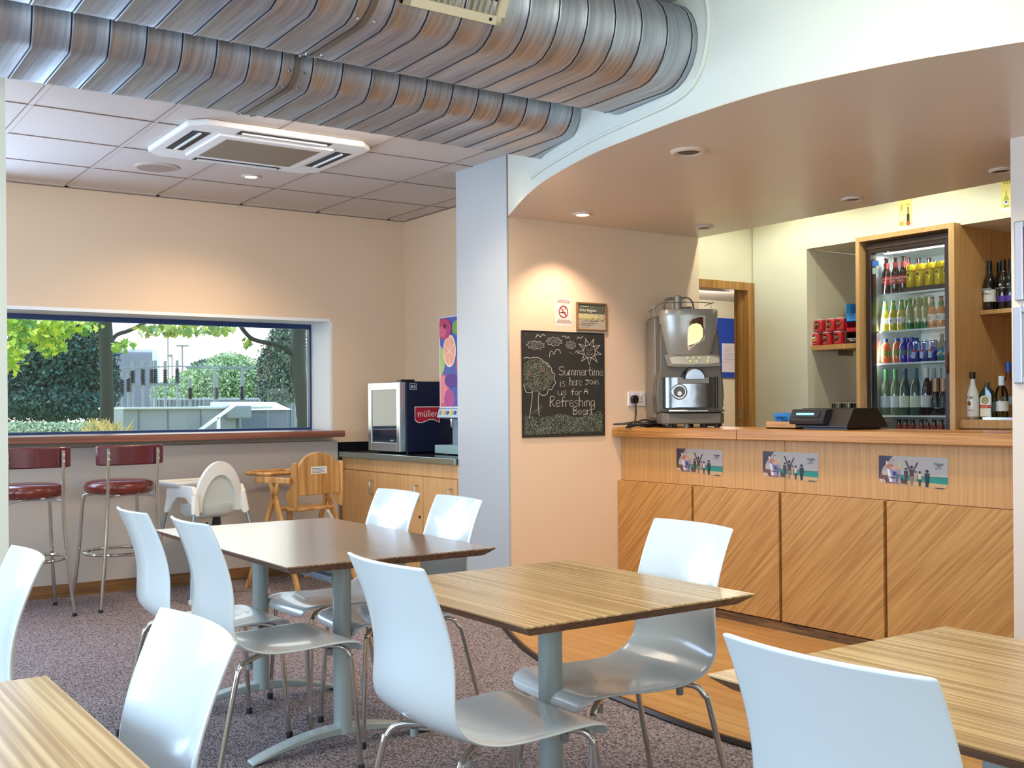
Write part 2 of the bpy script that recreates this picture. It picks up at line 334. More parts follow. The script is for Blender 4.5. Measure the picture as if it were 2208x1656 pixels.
# door wall and the room behind
S(MB().box(5.39, 5.47, 5.63, 5.73, 0, 2.95).box(5.47, 6.16, 5.63, 5.73, 2.14, 2.95).build('wall_door', WALLG))
df = S(MB().box(5.395, 6.05, 5.605, 5.75, 2.085, 2.145).box(5.985, 6.05, 5.605, 5.75, 0, 2.085).box(5.965, 5.985, 5.66, 5.70, 0, 2.085).build('door_1', grain('9A6A34', 'BE8B4C', (50, 50, 1.5)), bevel=0.003))
B(5.962, 5.9655, 5.655, 5.685, 1.15, 1.22).build('strike_plate', STEEL, df, label='small steel strike plate')
S(B(4.62, 8.6, 7.5, 7.58, 0, 2.95).build('wall_back_room', mat('E3DCC6', .7)))
S(B(8.5, 8.6, 5.7, 7.5, 0, 2.95).build('wall_back_room_side', mat('CFC6B4', .7)))
S(B(4.62, 8.6, 5.75, 7.5, 2.25, 2.30).build('ceiling_back_room', mat('C8C2BC', .8)))
S(B(6.06, 8.6, 5.58, 5.62, 0, 2.95).build('wall_back_room_front', mat('CFC6B4', .7)))
S(B(4.6, 8.6, 5.62, 7.6, -0.06, 0.0).build('floor_back_room', mat('9A8B78', .6)))
lamp('back_room_lamp', 'POINT', (6.9, 6.6, 2.1), 32, (1.0, 0.92, 0.78), size=0.1)
# bar back wall with recesses: side part, bulkhead, ends
S(B(6.05, 6.15, 5.12, 5.62, 0, 2.95).build('wall_bar_back', WALLG))
S(B(6.05, 6.70, 0.9, 5.12, 2.335, 2.95).build('wall_bulkhead', WALLG))
S(B(6.661, 6.72, 0.9, 5.2, 0, 2.33).build('wall_niche_back', mat('E2DBC0', .7)))
S(B(6.15, 6.66, 5.121, 5.16, 0, 2.334).build('wall_niche_side', mat('E2DBC0', .7)))
# ceiling, soffit and fascia
S(B(-2.6, 4.6, 4.55, 8.0, CZ, CZ+.03).build('ceiling', TILE))
S(B(-2.6, 3.9, -2.6, 4.56, CZ2, CZ2+.05).build('ceiling_main', mat('CFCAC4', .85)))
S(B(3.0, 8.7, -2.6, 7.6, 2.951, 2.99).build('ceiling_roof', mat('CFCAC4', .85)))
S(B(-2.7, 8.7, -2.7, 8.4, 3.0, 3.1).build('ceiling_roof_deck', mat('888888', .85)))
sof = cxy+[(5.395, 0.92), (5.395, 5.51), (3.80, 5.51)]
S(MB().prism(sof, SZ, SZ+.004).build('ceiling_soffit', mat('E0D0BC', 0.33, noise=0.03, nscale=3)))
S(B(5.36, 5.395, 0.92, 5.51, SZ+.0042, 2.95).build('wall_soffit_edge', WALLG))
m = MB(); n = len(cxy)
rin = []
for i, (x, y) in enumerate(cxy):
    a = Vector(cxy[max(i-1, 0)]); b = Vector(cxy[min(i+1, n-1)]); t = (b-a).normalized(); rin.append((x+t.y*-0.05, y+t.x*0.05))
m.prism(cxy+rin[::-1], SZ+.0042, 2.95)
S(m.build('wall_fascia', WALLW, smooth=True))
S(B(-2.6, 4.0, 4.535, 4.55, CZ, CZ2).build('ceiling_step', TILE))
# tile grid
m = MB()
for k in range(-6, 6): m.box(1.78+.62*k-.012, 1.78+.62*k+.012, 4.6, 7.92, CZ-.004, CZ) if 1.78+.62*k < 4.4 else None
for k in range(-1, 5): m.box(-2.6, 4.42, 7.22-.662*k-.008 if k < 4 else 4.7, 7.22-.662*k+.008 if k < 4 else 4.71, CZ-.003, CZ)
m.box(-2.6, 4.42, 7.868, 7.92, CZ-.004, CZ)
S(m.build('ceiling_grid', mat('D2C6BE', .7)))
m = MB()
for k in range(-6, 6):
    if 1.78+.62*k < 4.4: m.box(1.78+.62*k-.016, 1.78+.62*k-.012, 4.6, 7.9, CZ-.0045, CZ)
for k in range(0, 4): m.box(-2.6, 4.42, 7.22-.662*k-.013, 7.22-.662*k-.007, CZ-.0045, CZ)
m.box(-2.6, 4.42, 7.912, 7.92, CZ-.009, CZ); m.box(4.412, 4.42, 6.09, 7.92, CZ-.009, CZ)
S(m.build('ceiling_joint', mat('8A766C', .8)))
# right pier wall, and the outer shell of the room out of view
S(B(4.549, 4.75, -2.6, 2.715, 0, SZ).build('wall_right', mat('D9CDBF', .6, noise=.02, nscale=4)))
S(B(4.57, 4.75, -2.6, 0.95, SZ, 2.95).build('wall_right_upper', WALLW))
S(B(-2.7, -2.6, -2.7, 8.4, 0, 3.0).build('wall_left', WALLG))
S(B(-2.7, 8.7, -2.7, -2.6, 0, 3.0).build('wall_back', WALLG))
S(B(4.75, 6.7, 0.8, 0.9, 0, 2.95).build('wall_bar_end', WALLG))
S(B(4.6, 6.1, 0.9, 5.6, -0.06, -0.001).build('floor_bar', mat('8A7A66', .6)))

# ================================================================ ducts
DUCT = bpy.data.materials.new('galvanised'); DUCT.use_nodes = True
def duct_nodes():
    nt = DUCT.node_tree; b = nt.nodes['Principled BSDF']; L = nt.links.new
    t = nt.nodes.new('ShaderNodeTexCoord'); mp = nt.nodes.new('ShaderNodeMapping'); mp.inputs['Scale'].default_value = (70, 2.5, 2.5)
    n = nt.nodes.new('ShaderNodeTexNoise'); n.inputs['Scale'].default_value = 1; n.inputs['Detail'].default_value = 4
    r = nt.nodes.new('ShaderNodeValToRGB'); r.color_ramp.elements[0].color = (*lin('A4A8AE'), 1); r.color_ramp.elements[1].color = (*lin('C8CCD2'), 1); r.color_ramp.elements[0].position = .3; r.color_ramp.elements[1].position = .7
    L(t.outputs['Object'], mp.inputs[0]); L(mp.outputs[0], n.inputs['Vector']); L(n.outputs['Fac'], r.inputs[0]); L(r.outputs[0], b.inputs['Base Color'])
    bp = nt.nodes.new('ShaderNodeBump'); bp.inputs['Strength'].default_value = .25; bp.inputs['Distance'].default_value = .003; L(n.outputs['Fac'], bp.inputs['Height']); L(bp.outputs[0], b.inputs['Normal'])
    b.inputs['Metallic'].default_value = 0.9; b.inputs['Roughness'].default_value = 0.46
duct_nodes()
def oval(y0, y1, z0, z1, n=10):
    R = (z1-z0)/2; zc = (z0+z1)/2; P = []
    for i in range(n+1): a = -PI/2+PI*i/n; P.append((y1-R+R*math.cos(a), zc+R*math.sin(a)))
    for i in range(n+1): a = PI/2+PI*i/n; P.append((y0+R+R*math.cos(a), zc+R*math.sin(a)))
    return P
def duct(name, y0, y1, z0, z1, x0, x1, phase, label):
    rt = root(name, (x0, (y0+y1)/2, z0), 0, label, 'air duct', 'galvanised spiral ducts under the ceiling')
    P = oval(y0, y1, z0, z1); N = len(P); pitch = 0.131; m = MB(); rings = []; seam = MB(); x = x0+phase; k = 0
    zc = (z0+z1)/2; yc = (y0+y1)/2
    def ring(x, g):
        R = []
        for i, (y, z) in enumerate(P):
            a = i/N; q = 1 if y > yc+1e-6 else -1
            yy = y+(g if (i <= 10) else -g)*abs(math.cos(-PI/2+PI*(i % 11)/10)); zz = z+g*(z-zc)/((z1-z0)/2)
            xx = x+0.02*math.sin(2*PI*a); fx = fascia_x(max(min(y, 5.4), 1.0))-.001
            R.append(Vector((min(xx, fx), yy, zz)))
        return R
    while x < x1:
        rings += [ring(x, 0), ring(x+.004, .0025), ring(x+.009, .0025), ring(x+.013, 0)]
        seam.loft([ring(x-.0035, .0012), ring(x+.002, .0016)], cap=False)
        x += pitch
    m.loft(rings, cap=False)
    m.build('duct_skin', DUCT, rt, smooth=True)
    seam.build('seam', mat('1C222C', .5, .3), rt, label='dark lock seams winding round the duct')
    return rt
d1 = duct('spiral_duct', 3.16, 3.86, 2.535, 2.885, -2.6, 3.40, 0.055, 'wider silver spiral duct nearer the camera carrying the white grille')
d2 = duct('spiral_duct', 4.05, 4.71, 2.54, 2.775, -2.6, 3.75, 0.02, 'narrower silver spiral duct nearer the tiled ceiling')
for d, y0, y1, z0, z1, X in ((d1, 3.16, 3.86, 2.535, 2.885, 1.69), (d2, 4.05, 4.71, 2.54, 2.775, 1.79)):
    m = MB(); P = oval(y0-.003, y1+.003, z0-.003, z1+.003)
    m.loft([[Vector((X+w, y, z)) for y, z in P] for w in (-.012, .012)], cap=False); m.build('joint_band', mat('8E8D88', .4, .9), d, smooth=True)
    for (y, z) in P[12:22:2]+P[0:2]:
        for w in (-.03, .03): MB().lathe([(0.006, -.004), (0.006, .004), (.002, .006)], (X+w, y, z), 6, 'z').build('screw', STEEL, d)
# moulded lip round the ducts on the fascia
m = MB(); m.tube([(fascia_x(p.y)-.004, p.y, p.z) for p in catmull([(0, 3.16, 2.93), (0, 3.10, 2.83), (0, 3.095, 2.70), (0, 3.15, 2.56), (0, 3.28, 2.495), (0, 3.6, 2.48), (0, 4.2, 2.472), (0, 4.78, 2.478)], 8)], .009, 8)
S(m.build('trim_duct_lip', WALLW, smooth=True))
m = MB(); P = oval(3.09, 4.95, 2.495, 2.99, 14)
# supply grille on the near duct
g = root('air_grille', (1.98, 3.17, 2.66), 0, 'cream metal supply grille on the side of the wider duct', 'vent')
nrm = Vector((0, -0.86, -0.5)).normalized(); Xg = Vector((1, 0, 0)); Yg = nrm.cross(Xg)
GM = Matrix(((1, Yg.x, nrm.x, 1.98), (0, Yg.y, nrm.y, 3.155), (0, Yg.z, nrm.z, 2.665), (0, 0, 0, 1)))
a_, b_ = 0.20, 0.085
MB().box(-a_, a_, -b_, -b_+.03, -.012, .008).box(-a_, a_, b_-.03, b_, -.012, .008).box(-a_, -a_+.03, -b_, b_, -.012, .008).box(a_-.03, a_, -b_, b_, -.012, .008).build('frame', mat('D8CCA8', .5), g, M=GM)
m = MB()
for i in range(15): m.box(-a_+.035+i*.0235, -a_+.041+i*.0235, -b_+.03, b_-.03, -.008, .004)
m.build('louvre', mat('B5A582', .5), g, M=GM); B(-a_+.02, a_-.02, -b_+.02, b_-.02, -.012, -.009).build('backing', mat('3A3026', .8), g, M=GM)
MB().lathe([(.006, .008), (.006, .010)], (a_-.055, -b_+.016, 0), 10).build('screw_hole', BLACK, g, M=GM)

# ================================================================ ceiling fittings
ac = root('ceiling_cassette', (2.42, 6.05, CZ), 0, 'white four-way air conditioning cassette set in the tiled ceiling', 'air conditioner')
MB().prism([(1.98, 5.66), (2.90, 5.66), (2.98, 5.74), (2.98, 6.44), (2.90, 6.53), (1.98, 6.53), (1.90, 6.44), (1.90, 5.74)], CZ-.035, CZ-.001).build('panel', WHITEP, ac, bevel=.012)
B(2.10, 2.78, 5.80, 6.38, CZ-.048, CZ-.034).build('grille_frame', mat('F4F4F6', .4), ac, bevel=.006)
B(2.16, 2.72, 5.86, 6.32, CZ-.051, CZ-.047).build('intake_grille', grain('7D6E5C', '9A8B76', (1, 300, 1), rough=.6), ac, label='brown ribbed intake grille')
for q in ((1.96, 2.06, 5.82, 6.30), (2.82, 2.92, 5.86, 6.30), (2.18, 2.72, 5.69, 5.77), (2.18, 2.72, 6.42, 6.50)):
    v = B(q[0], q[1], q[2], q[3], CZ-.0365, CZ-.034).build('outlet_slot', mat('26262B', .6), ac)
    a, b = (q[0]+q[1])/2, (q[2]+q[3])/2; lx = q[1]-q[0] > q[3]-q[2]
    (B(q[0]+.02, q[1]-.02, b-.008, b+.004, CZ-.045, CZ-.037) if lx else B(a-.008, a+.004, q[2]+.02, q[3]-.02, CZ-.045, CZ-.037)).build('vane', WHITEP, v)
sp = root('ceiling_speaker', (2.116, 6.977, CZ), 0, 'round flush loudspeaker grille in the tiled ceiling', 'speaker')
MB().lathe([(.135, CZ), (.135, CZ-.006), (.118, CZ-.010), (.118, CZ-.004)], (2.116, 6.977, 0), 32).build('rim', mat('CDBFB0', .5), sp, smooth=True)
MB().lathe([(.116, CZ-.004), (.116, CZ-.008)], (2.116, 6.977, 0), 32).build('mesh_grille', mat('A8968A', .7), sp)
def downlight(x, y, z, on, label, group=None, r=.062, big=False):
    rt = root('downlight', (x, y, z), 0, label, 'ceiling light', group)
    R = r*1.35 if big else r
    MB().lathe([(R, z+.004), (R, z-.004), (R*.86, z-.012), (R*.66, z-.010), (R*.6, z-.004)], (x, y, 0), 28, cap=False).build('trim_ring', mat('D9C7B4', .45), rt, smooth=True)
    MB().lathe([(R*.6, z-.0045), (R*.5, z-.008), (R*.3, z-.010)], (x, y, 0), 24).build('lamp_face', mat('FFF3D8', .3, emit='FFF0CC', es=on) if on > .5 else mat('4E4238', .4), rt, smooth=True)
    return rt
downlight(2.711, 6.911, CZ, 14, 'lit round spotlight glowing in the tiled ceiling')
lamp('downlight_beam', 'SPOT', (2.711, 6.911, CZ-.02), 85, (1.0, .74, .45), to=(2.45, 7.35, 0), size=.03, spot=math.radians(130), blend=.8)
lamp('ceiling_spot_hidden', 'SPOT', (3.05, 5.15, CZ-.03), 45, (1.0, .78, .5), to=(3.5, 5.6, 0), size=.03, spot=math.radians(110), blend=.7)
lamp('stool_spot', 'SPOT', (0.6, 6.2, CZ-.03), 24, (1.0, .80, .60), to=(1.2, 6.8, 0), size=.03, spot=math.radians(120), blend=.7)
downlight(4.12, 5.19, SZ, 9, 'lit spotlight in the tan soffit above the blackboard')
lamp('soffit_beam', 'SPOT', (4.12, 5.19, SZ-.02), 42, (1.0, .72, .55), to=(4.20, 5.32, 0), size=.02, spot=math.radians(105), blend=.6)
downlight(3.52, 3.654, SZ, 0, 'unlit round spotlight in the soffit nearest the curved edge', big=True)
for x, y, l in ((5.089, 5.147, 'unlit spotlight in the soffit above the coffee machine'), (5.107, 3.993, 'unlit spotlight in the soffit in front of the drinks fridge'), (5.115, 3.099, 'unlit spotlight in the soffit beside the right-hand wall')):
    downlight(x, y, SZ, 0, l, 'unlit spotlights over the bar')
lamp('bar_front_spot', 'SPOT', (4.05, 4.3, SZ-.03), 56, (1.0, .80, .58), to=(4.3, 4.2, 0), size=.03, spot=math.radians(125), blend=.7)
lamp('bar_front_spot_near', 'SPOT', (3.9, 3.0, SZ-.03), 40, (1.0, .84, .62), to=(4.3, 2.9, 0), size=.03, spot=math.radians(125), blend=.7)
# ================================================================ white shell chairs
def shell_mesh(w=1.0):
    prof = [(.245, .405), (.243, .425), (.228, .443), (.19, .452), (.12, .452), (.03, .446), (-.06, .444), (-.13, .452), (-.185, .474), (-.215, .505), (-.225, .54), (-.222, .585), (-.220, .64), (-.228, .70), (-.245, .76), (-.268, .82), (-.288, .864), (-.297, .881), (-.299, .884)]
    hw = [.165, .195, .205, .208, .210, .211, .211, .210, .209, .207, .205, .202, .200, .198, .197, .196, .1955, .195, .1935]
    NV = 12; m = MB(); rows = []
    for i, ((x, z), h) in enumerate(zip(prof, hw)):
        row = []; a = min(1, max(0, (i-7)/4))
        for j in range(NV+1):
            v = -1+2*j/NV; bend = (1-v*v)
            dx = -a*.030*bend; dz = -(1-a)*.010*bend*(1 if i > 2 else .3)
            if i == len(prof)-1: dz += -.0*bend
            row.append(Vector((x+dx, v*h*w, z+dz)))
        rows.append(row)
    for r in rows: m.v += r
    for i in range(len(rows)-1):
        for j in range(NV): a = i*(NV+1)+j; m.f.append((a, a+1, a+NV+2, a+NV+1)); m.m.append(0)
    return m
def make_chair(label):
    rt = root('cafe_chair', (0, 0, 0), 0, label, 'chair')
    sh = shell_mesh().build('seat_shell', SHELL, rt, world=False, smooth=True)
    sd = sh.modifiers.new('s', 'SOLIDIFY'); sd.thickness = .010; sd.offset = 0
    ss = sh.modifiers.new('u', 'SUBSURF'); ss.levels = 1; ss.render_levels = 2
    try: sh.data.polygons.foreach_set('use_smooth', [True]*len(sh.data.polygons))
    except Exception: pass
    for sx_, sy_ in ((1, 1), (1, -1), (-1, 1), (-1, -1)):
        zt = .418 if sx_*sy_ > 0 else .428
        fx, fy = (.225, .205) if sx_ > 0 else (-.295, .205)
        kx, ky = (.200, .185) if sx_ > 0 else (-.200, .180)
        pts = [(fx, sy_*fy, 0.006), (kx+(fx-kx)*.15, sy_*(ky+(fy-ky)*.15), .355), (kx*.985, sy_*ky*.985, .400), (kx*.86, sy_*ky*.86, zt), (kx*.5, sy_*ky*.5, zt+.002), (0, 0, zt+.002)]
        lg = MB().tube(catmull(pts, 6), .0095, 10).build('leg', CHROME, rt, world=False, smooth=True)
        MB().lathe([(.012, 0), (.013, .003), (.012, .022), (.0095, .026)], (fx, sy_*fy, 0), 12).build('foot_cap', RUBBER, lg, world=False, smooth=True)
        MB().lathe([(.009, zt-.03), (.011, zt-.028), (.011, zt-.008)], (kx*.72, sy_*ky*.72, 0), 10).build('bumper', mat('8C8E8A', .4), lg, world=False, smooth=True)
    return rt
ch0 = make_chair('white chair on the left of the two-post table, the nearer of the pair')
G1 = 'white moulded chairs with chrome legs'
chairs = [  # x, y, facing, label
    (1.495, 3.62, 0.0, 'white chair on the left of the two-post table, the nearer of the pair'),
    (1.450, 4.13, 0.0, 'white chair on the left of the two-post table, the farther one, before the bar stool'),
    (1.552, 2.36, 0.0, 'white chair with tall back pulled up left of the square single-post table'),
    (2.115, 2.53, PI-.09, 'white chair with its back to the oak bar at the square single-post table'),
    (2.060, 4.30, PI, 'white chair across the two-post table in front of the cupboard handles'),
    (2.075, 3.83, PI-.05, 'white chair across the two-post table in front of the pale column'),
    (1.590, 1.08, 0.02, 'white chair back closest to the camera at the table in the bottom right corner'),
    (0.325, 1.86, PI, 'white chair behind the table in the bottom left corner, back cropped by the frame bottom'),
    (0.285, 3.06, PI, 'white chair half cut off by the left edge of the photo'),
]
for i, (x, y, a, l) in enumerate(chairs):
    o = ch0 if i == 0 else copy_tree(ch0)
    o.matrix_basis = Matrix.Translation((x, y, 0)) @ Matrix.Rotation(a, 4, 'Z'); tag(o, l, 'chair', G1)

# ================================================================ tables
ZT = ZEB2
def table_top(x0, x1, y0, y1, z, rt):
    m = MB(); t = .030; s = .034; e = .005
    vs = [(x0, y0, z-e), (x1, y0, z-e), (x1, y1, z-e), (x0, y1, z-e), (x0+s, y0+s, z-t), (x1-s, y0+s, z-t), (x1-s, y1-s, z-t), (x0+s, y1-s, z-t)]
    m.add(vs, [(7, 6, 5, 4), (0, 1, 5, 4), (1, 2, 6, 5), (2, 3, 7, 6), (3, 0, 4, 7)])
    ed = m.build('edge_bevel', ZEDGE, rt, label='darker bevelled wooden edge')
    B(x0, x1, y0, y1, z-e, z).build('tabletop', ZT, rt, bevel=.001)
def foot(m, x, y, L=.36):
    pts = []
    N = 14; W_ = .030
    prof = []
    for i in range(N+1):
        t = -1+2*i/N; h = .072*(1-t*t)+.012; th = .016+.018*(1-abs(t)); prof.append((t*L, h, h-th if abs(t) < .97 else .0))
    rings = []
    for xx, zt, zb in prof: rings.append([Vector((x+xx, y-W_, max(zb, 0))), Vector((x+xx, y+W_, max(zb, 0))), Vector((x+xx, y+W_, zt)), Vector((x+xx, y-W_, zt))])
    m.loft(rings)
def make_table(name, x0, x1, y0, y1, posts, beam, label, cat='table', post_r=.033, z=.73):
    rt = root(name, ((x0+x1)/2, (y0+y1)/2, 0), 0, label, cat)
    table_top(x0, x1, y0, y1, z, rt)
    for (px, py) in posts:
        m = MB(); R = []
        for zz in (.055, z-.03): R.append([Vector((px+post_r*math.cos(a*PI/12), py+post_r*1.15*math.sin(a*PI/12), zz)) for a in range(24)])
        po = m.loft(R).build('post', GREYP, rt, smooth=True)
        B(px-.20, px+.20, py-.035, py+.035, z-.042, z-.030).build('mount_plate', GREYP, po)
        m = MB(); foot(m, px, py); f = m.build('foot', GREYP, rt, smooth=True, bevel=.005)
        for s_ in (-1, 1): MB().lathe([(.016, 0), (.016, .010)], (px+s_*.335, py, 0), 12).build('glide', RUBBER, f)
    if beam:
        (ax, ay), (bx_, by_) = posts[0], posts[-1]
        m = MB(); m.tube([(ax, ay, .615), (ax, by_, .615)], .020, 12)
        m.box(ax-.010, ax+.010, ay, by_, .625, .645); m.build('beam', mat('8C9DB0', .35, .3, coat=.2), rt, smooth=True)
        for q in (ay+.045, by_-.045): MB().lathe([(.026, -.012), (.026, .012)], (ax, q, .615), 14, 'y').build('collar', GREYP, rt, smooth=True)
    return rt
make_table('cafe_table', 1.442, 2.268, 3.39, 4.82, [(1.79, 3.70), (1.79, 4.49)], True, 'long brown table on two grey posts reflecting the window')
ZT = ZEB
make_table('cafe_table', 1.500, 2.275, 2.115, 2.962, [(1.885, 2.54)], False, 'square striped-wood table on one grey post in the middle')
make_table('cafe_table', 1.522, 2.293, 0.30, 1.540, [(1.905, .72), (1.905, 1.16)], True, 'striped-wood table cut off by the bottom right corner of the photo')
make_table('cafe_table', -.33, 0.474, 1.05, 2.300, [(.07, 1.35), (.07, 2.0)], True, 'striped-wood table reflecting blue light in the bottom left corner')

# ================================================================ bar stools
LEATH = mat('6E2A1C', 0.22, coat=.3, noise=.12, nscale=25, bump=.12, bscale=35)
LEATB = mat('5E2028', 0.26, coat=.3, noise=.12, nscale=25, bump=.15, bscale=22)
def make_stool():
    rt = root('bar_stool', (0, 0, 0), 0, 'x', 'bar stool')
    prof = [(.10, .715), (.185, .716), (.208, .728), (.217, .750), (.216, .772), (.205, .790), (.17, .802), (.09, .808), (.001, .809)]
    MB().lathe(prof, (0, 0, 0), 40).build('seat', LEATH, rt, world=False, smooth=True, label='round padded brown leatherette seat')
    # backrest pad, bowed; stool faces +y so the back is at -y
    rings = []
    for i in range(13):
        t = -1+2*i/12; x = t*.215; y = -.215+.035*(t*t); th = .016
        ed = .004 if abs(t) > .99 else 0
        rings.append([Vector((x, y-th+ed, .905+ed)), Vector((x, y+th-ed, .905+ed)), Vector((x, y+th-ed, 1.03-ed)), Vector((x, y-th+ed, 1.03-ed))])
    MB().loft(rings).build('backrest', LEATB, rt, world=False, smooth=True, bevel=.008, label='curved maroon leatherette back pad')
    for s in (-1, 1):
        pts = [(s*.215, -.245, .004), (s*.185, -.232, .30), (s*.165, -.222, .55), (s*.158, -.222, .72), (s*.158, -.232, .90), (s*.158, -.238, 1.012)]
        lg = MB().tube(catmull(pts, 5), .0115, 10).build('rear_leg', CHROME, rt, world=False, smooth=True)
        m = MB()
        for z in (.945, .985): m.lathe([(.006, 0), (.006, .005), (.003, .007)], (s*.158, -.257, z), 8, 'y')
        m.build('bolt', CHROME, lg, world=False, smooth=True)
        pts = [(s*.225, .235, .004), (s*.195, .190, .36), (s*.178, .165, .66), (s*.16, .15, .705), (s*.10, .10, .714), (0, 0, .714)]
        lg2 = MB().tube(catmull(pts, 5), .0115, 10).build('front_leg', CHROME, rt, world=False, smooth=True)
        for L, x, y in ((lg, s*.215, -.245), (lg2, s*.225, .235)): MB().lathe([(.014, 0), (.014, .02)], (x, y, 0), 10).build('foot_cap', RUBBER, L, world=False)
    MB().tube([(.222*math.cos(a*PI/20), .222*math.sin(a*PI/20), .34) for a in range(40)], .010, 8, closed=True).build('footrest_ring', CHROME, rt, world=False, smooth=True)
    MB().tube(catmull([(-.165, -.215, .70), (-.10, -.19, .712), (0, -.17, .716), (.10, -.19, .712), (.165, -.215, .70)], 5), .008, 8).build('seat_brace', CHROME, rt, world=False, smooth=True)
    return rt
st = make_stool(); st.matrix_basis = Matrix.Translation((1.955, 7.29, 0)) @ Matrix.Rotation(.10, 4, 'Z')
tag(st, 'maroon bar stool in full view nearer the white high chair', 'bar stool', 'maroon bar stools at the window counter')
s2 = copy_tree(st); s2.matrix_basis = Matrix.Translation((1.385, 7.25, 0)) @ Matrix.Rotation(.04, 4, 'Z'); s2['label'] = 'maroon bar stool partly hidden by the pier on the left edge'

# ================================================================ white plastic high chair
PL = mat('E6E4DC', 0.4, coat=.1); PLG = mat('D2D6CC', .45); LEGM = mat('93A0A8', .3, .6)
hc = root('high_chair', (2.535, 7.30, 0), 0.20, 'white plastic high chair with tray and tubular grey legs', 'high chair')
m = MB(); rings = []
N = 24
def arch(t, w, z0, z1):   # outline point of the back seen from behind, t 0..1 left foot to right foot
    a = PI*(1-t); return (w*math.cos(a)*(1-.12*math.sin(a)), z0+(z1-z0)*math.sin(a)**.8)
out = [arch(i/N, .185, .57, .905) for i in range(N+1)]; inn = [arch(i/N, .135, .57, .815) for i in range(N+1)]
def yb(z): return -.145-.10*(z-.55)
for k in range(N):
    (a, b), (c, d) = out[k], out[k+1]; (e_, f_), (g_, h_) = inn[k], inn[k+1]
    y = .012
    m.add([(a, yb(b), b), (c, yb(d), d), (g_, yb(h_)-.01, h_), (e_, yb(f_)-.01, f_), (a, yb(b)+.03, b), (c, yb(d)+.03, d), (g_, yb(h_)+.02, h_), (e_, yb(f_)+.02, f_)],
          [(0, 1, 2, 3), (7, 6, 5, 4), (0, 4, 5, 1), (3, 2, 6, 7)])
m.build('back_rim', PL, hc, world=False, smooth=True)
m = MB(); m.add([(x*1.01, yb(z)+.012, z) for x, z in inn]+[(x*.95, yb(z)+.03, z) for x, z in inn]+[], [tuple(range(N+1)), tuple(range(N+1, 2*N+2))[::-1]]+[(i, i+1, N+2+i, N+1+i) for i in range(N)])
m.build('back_shell', PLG, hc, world=False)
rings = []
for z, w, d0, d1 in ((.525, .09, -.09, .10), (.532, .125, -.125, .14), (.56, .145, -.150, .16), (.62, .150, -.155, .165)):
    rings.append([Vector((w*(1 if math.cos(a*PI/10) > 0 else -1)*abs(math.cos(a*PI/10))**.5, (d0+d1)/2+(d1-d0)/2*(1 if math.sin(a*PI/10) > 0 else -1)*abs(math.sin(a*PI/10))**.5, z)) for a in range(20)])
MB().loft(rings).build('seat', PLG, hc, world=False, smooth=True)
for s in (-1, 1):
    for fy, nm in ((-.16, 'leg'), (.17, 'leg')):
        m = MB(); top = Vector((s*.19, fy, .63)); bot = Vector((s*.285, fy*1.75, .02))
        lg = m.tube([top, bot], .0125, 10).build('leg', LEGM, hc, world=False, smooth=True)
        MB().lathe([(.016, 0), (.019, .012), (.014, .03)], (bot.x, bot.y, 0), 12).build('foot_cap', PL, lg, world=False, smooth=True)
        d = (bot-top).normalized(); MB().tube([top-d*.05, top+d*.07], [.024, .017], 12).build('leg_socket', PL, lg, world=False, smooth=True)
    pts = [(-.19, .55), (-.16, .56), (-.12, .62), (-.05, .665), (.05, .665), (.12, .62), (.17, .56), (.20, .55), (.20, .70), (.17, .745), (-.14, .745), (-.17, .70)]
    MB().prism(pts, s*.165, s*.195, 'x').build('side_panel', PL, hc, world=False, bevel=.006)
tr = MB().box(-.215, .215, .02, .33, .735, .752).build('tray', PL, hc, world=False, bevel=.01, seg=3)
rim = [(-.215, .02), (.215, .02), (.215, .28), (.17, .33), (-.17, .33), (-.215, .28)]
MB().tube([(x, y, .757) for x, y in rim], .012, 8, closed=True).build('tray_rim', PL, tr, world=False, smooth=True)
MB().box(-.02, .02, -.13, -.115, .44, .53).build('strap', BLACK, hc, world=False)
MB().tube(catmull([(-.02, -.12, .53), (-.05, -.14, .47), (-.085, -.13, .50)], 5), .008, 6).build('strap_buckle', BLACK, hc, world=False)

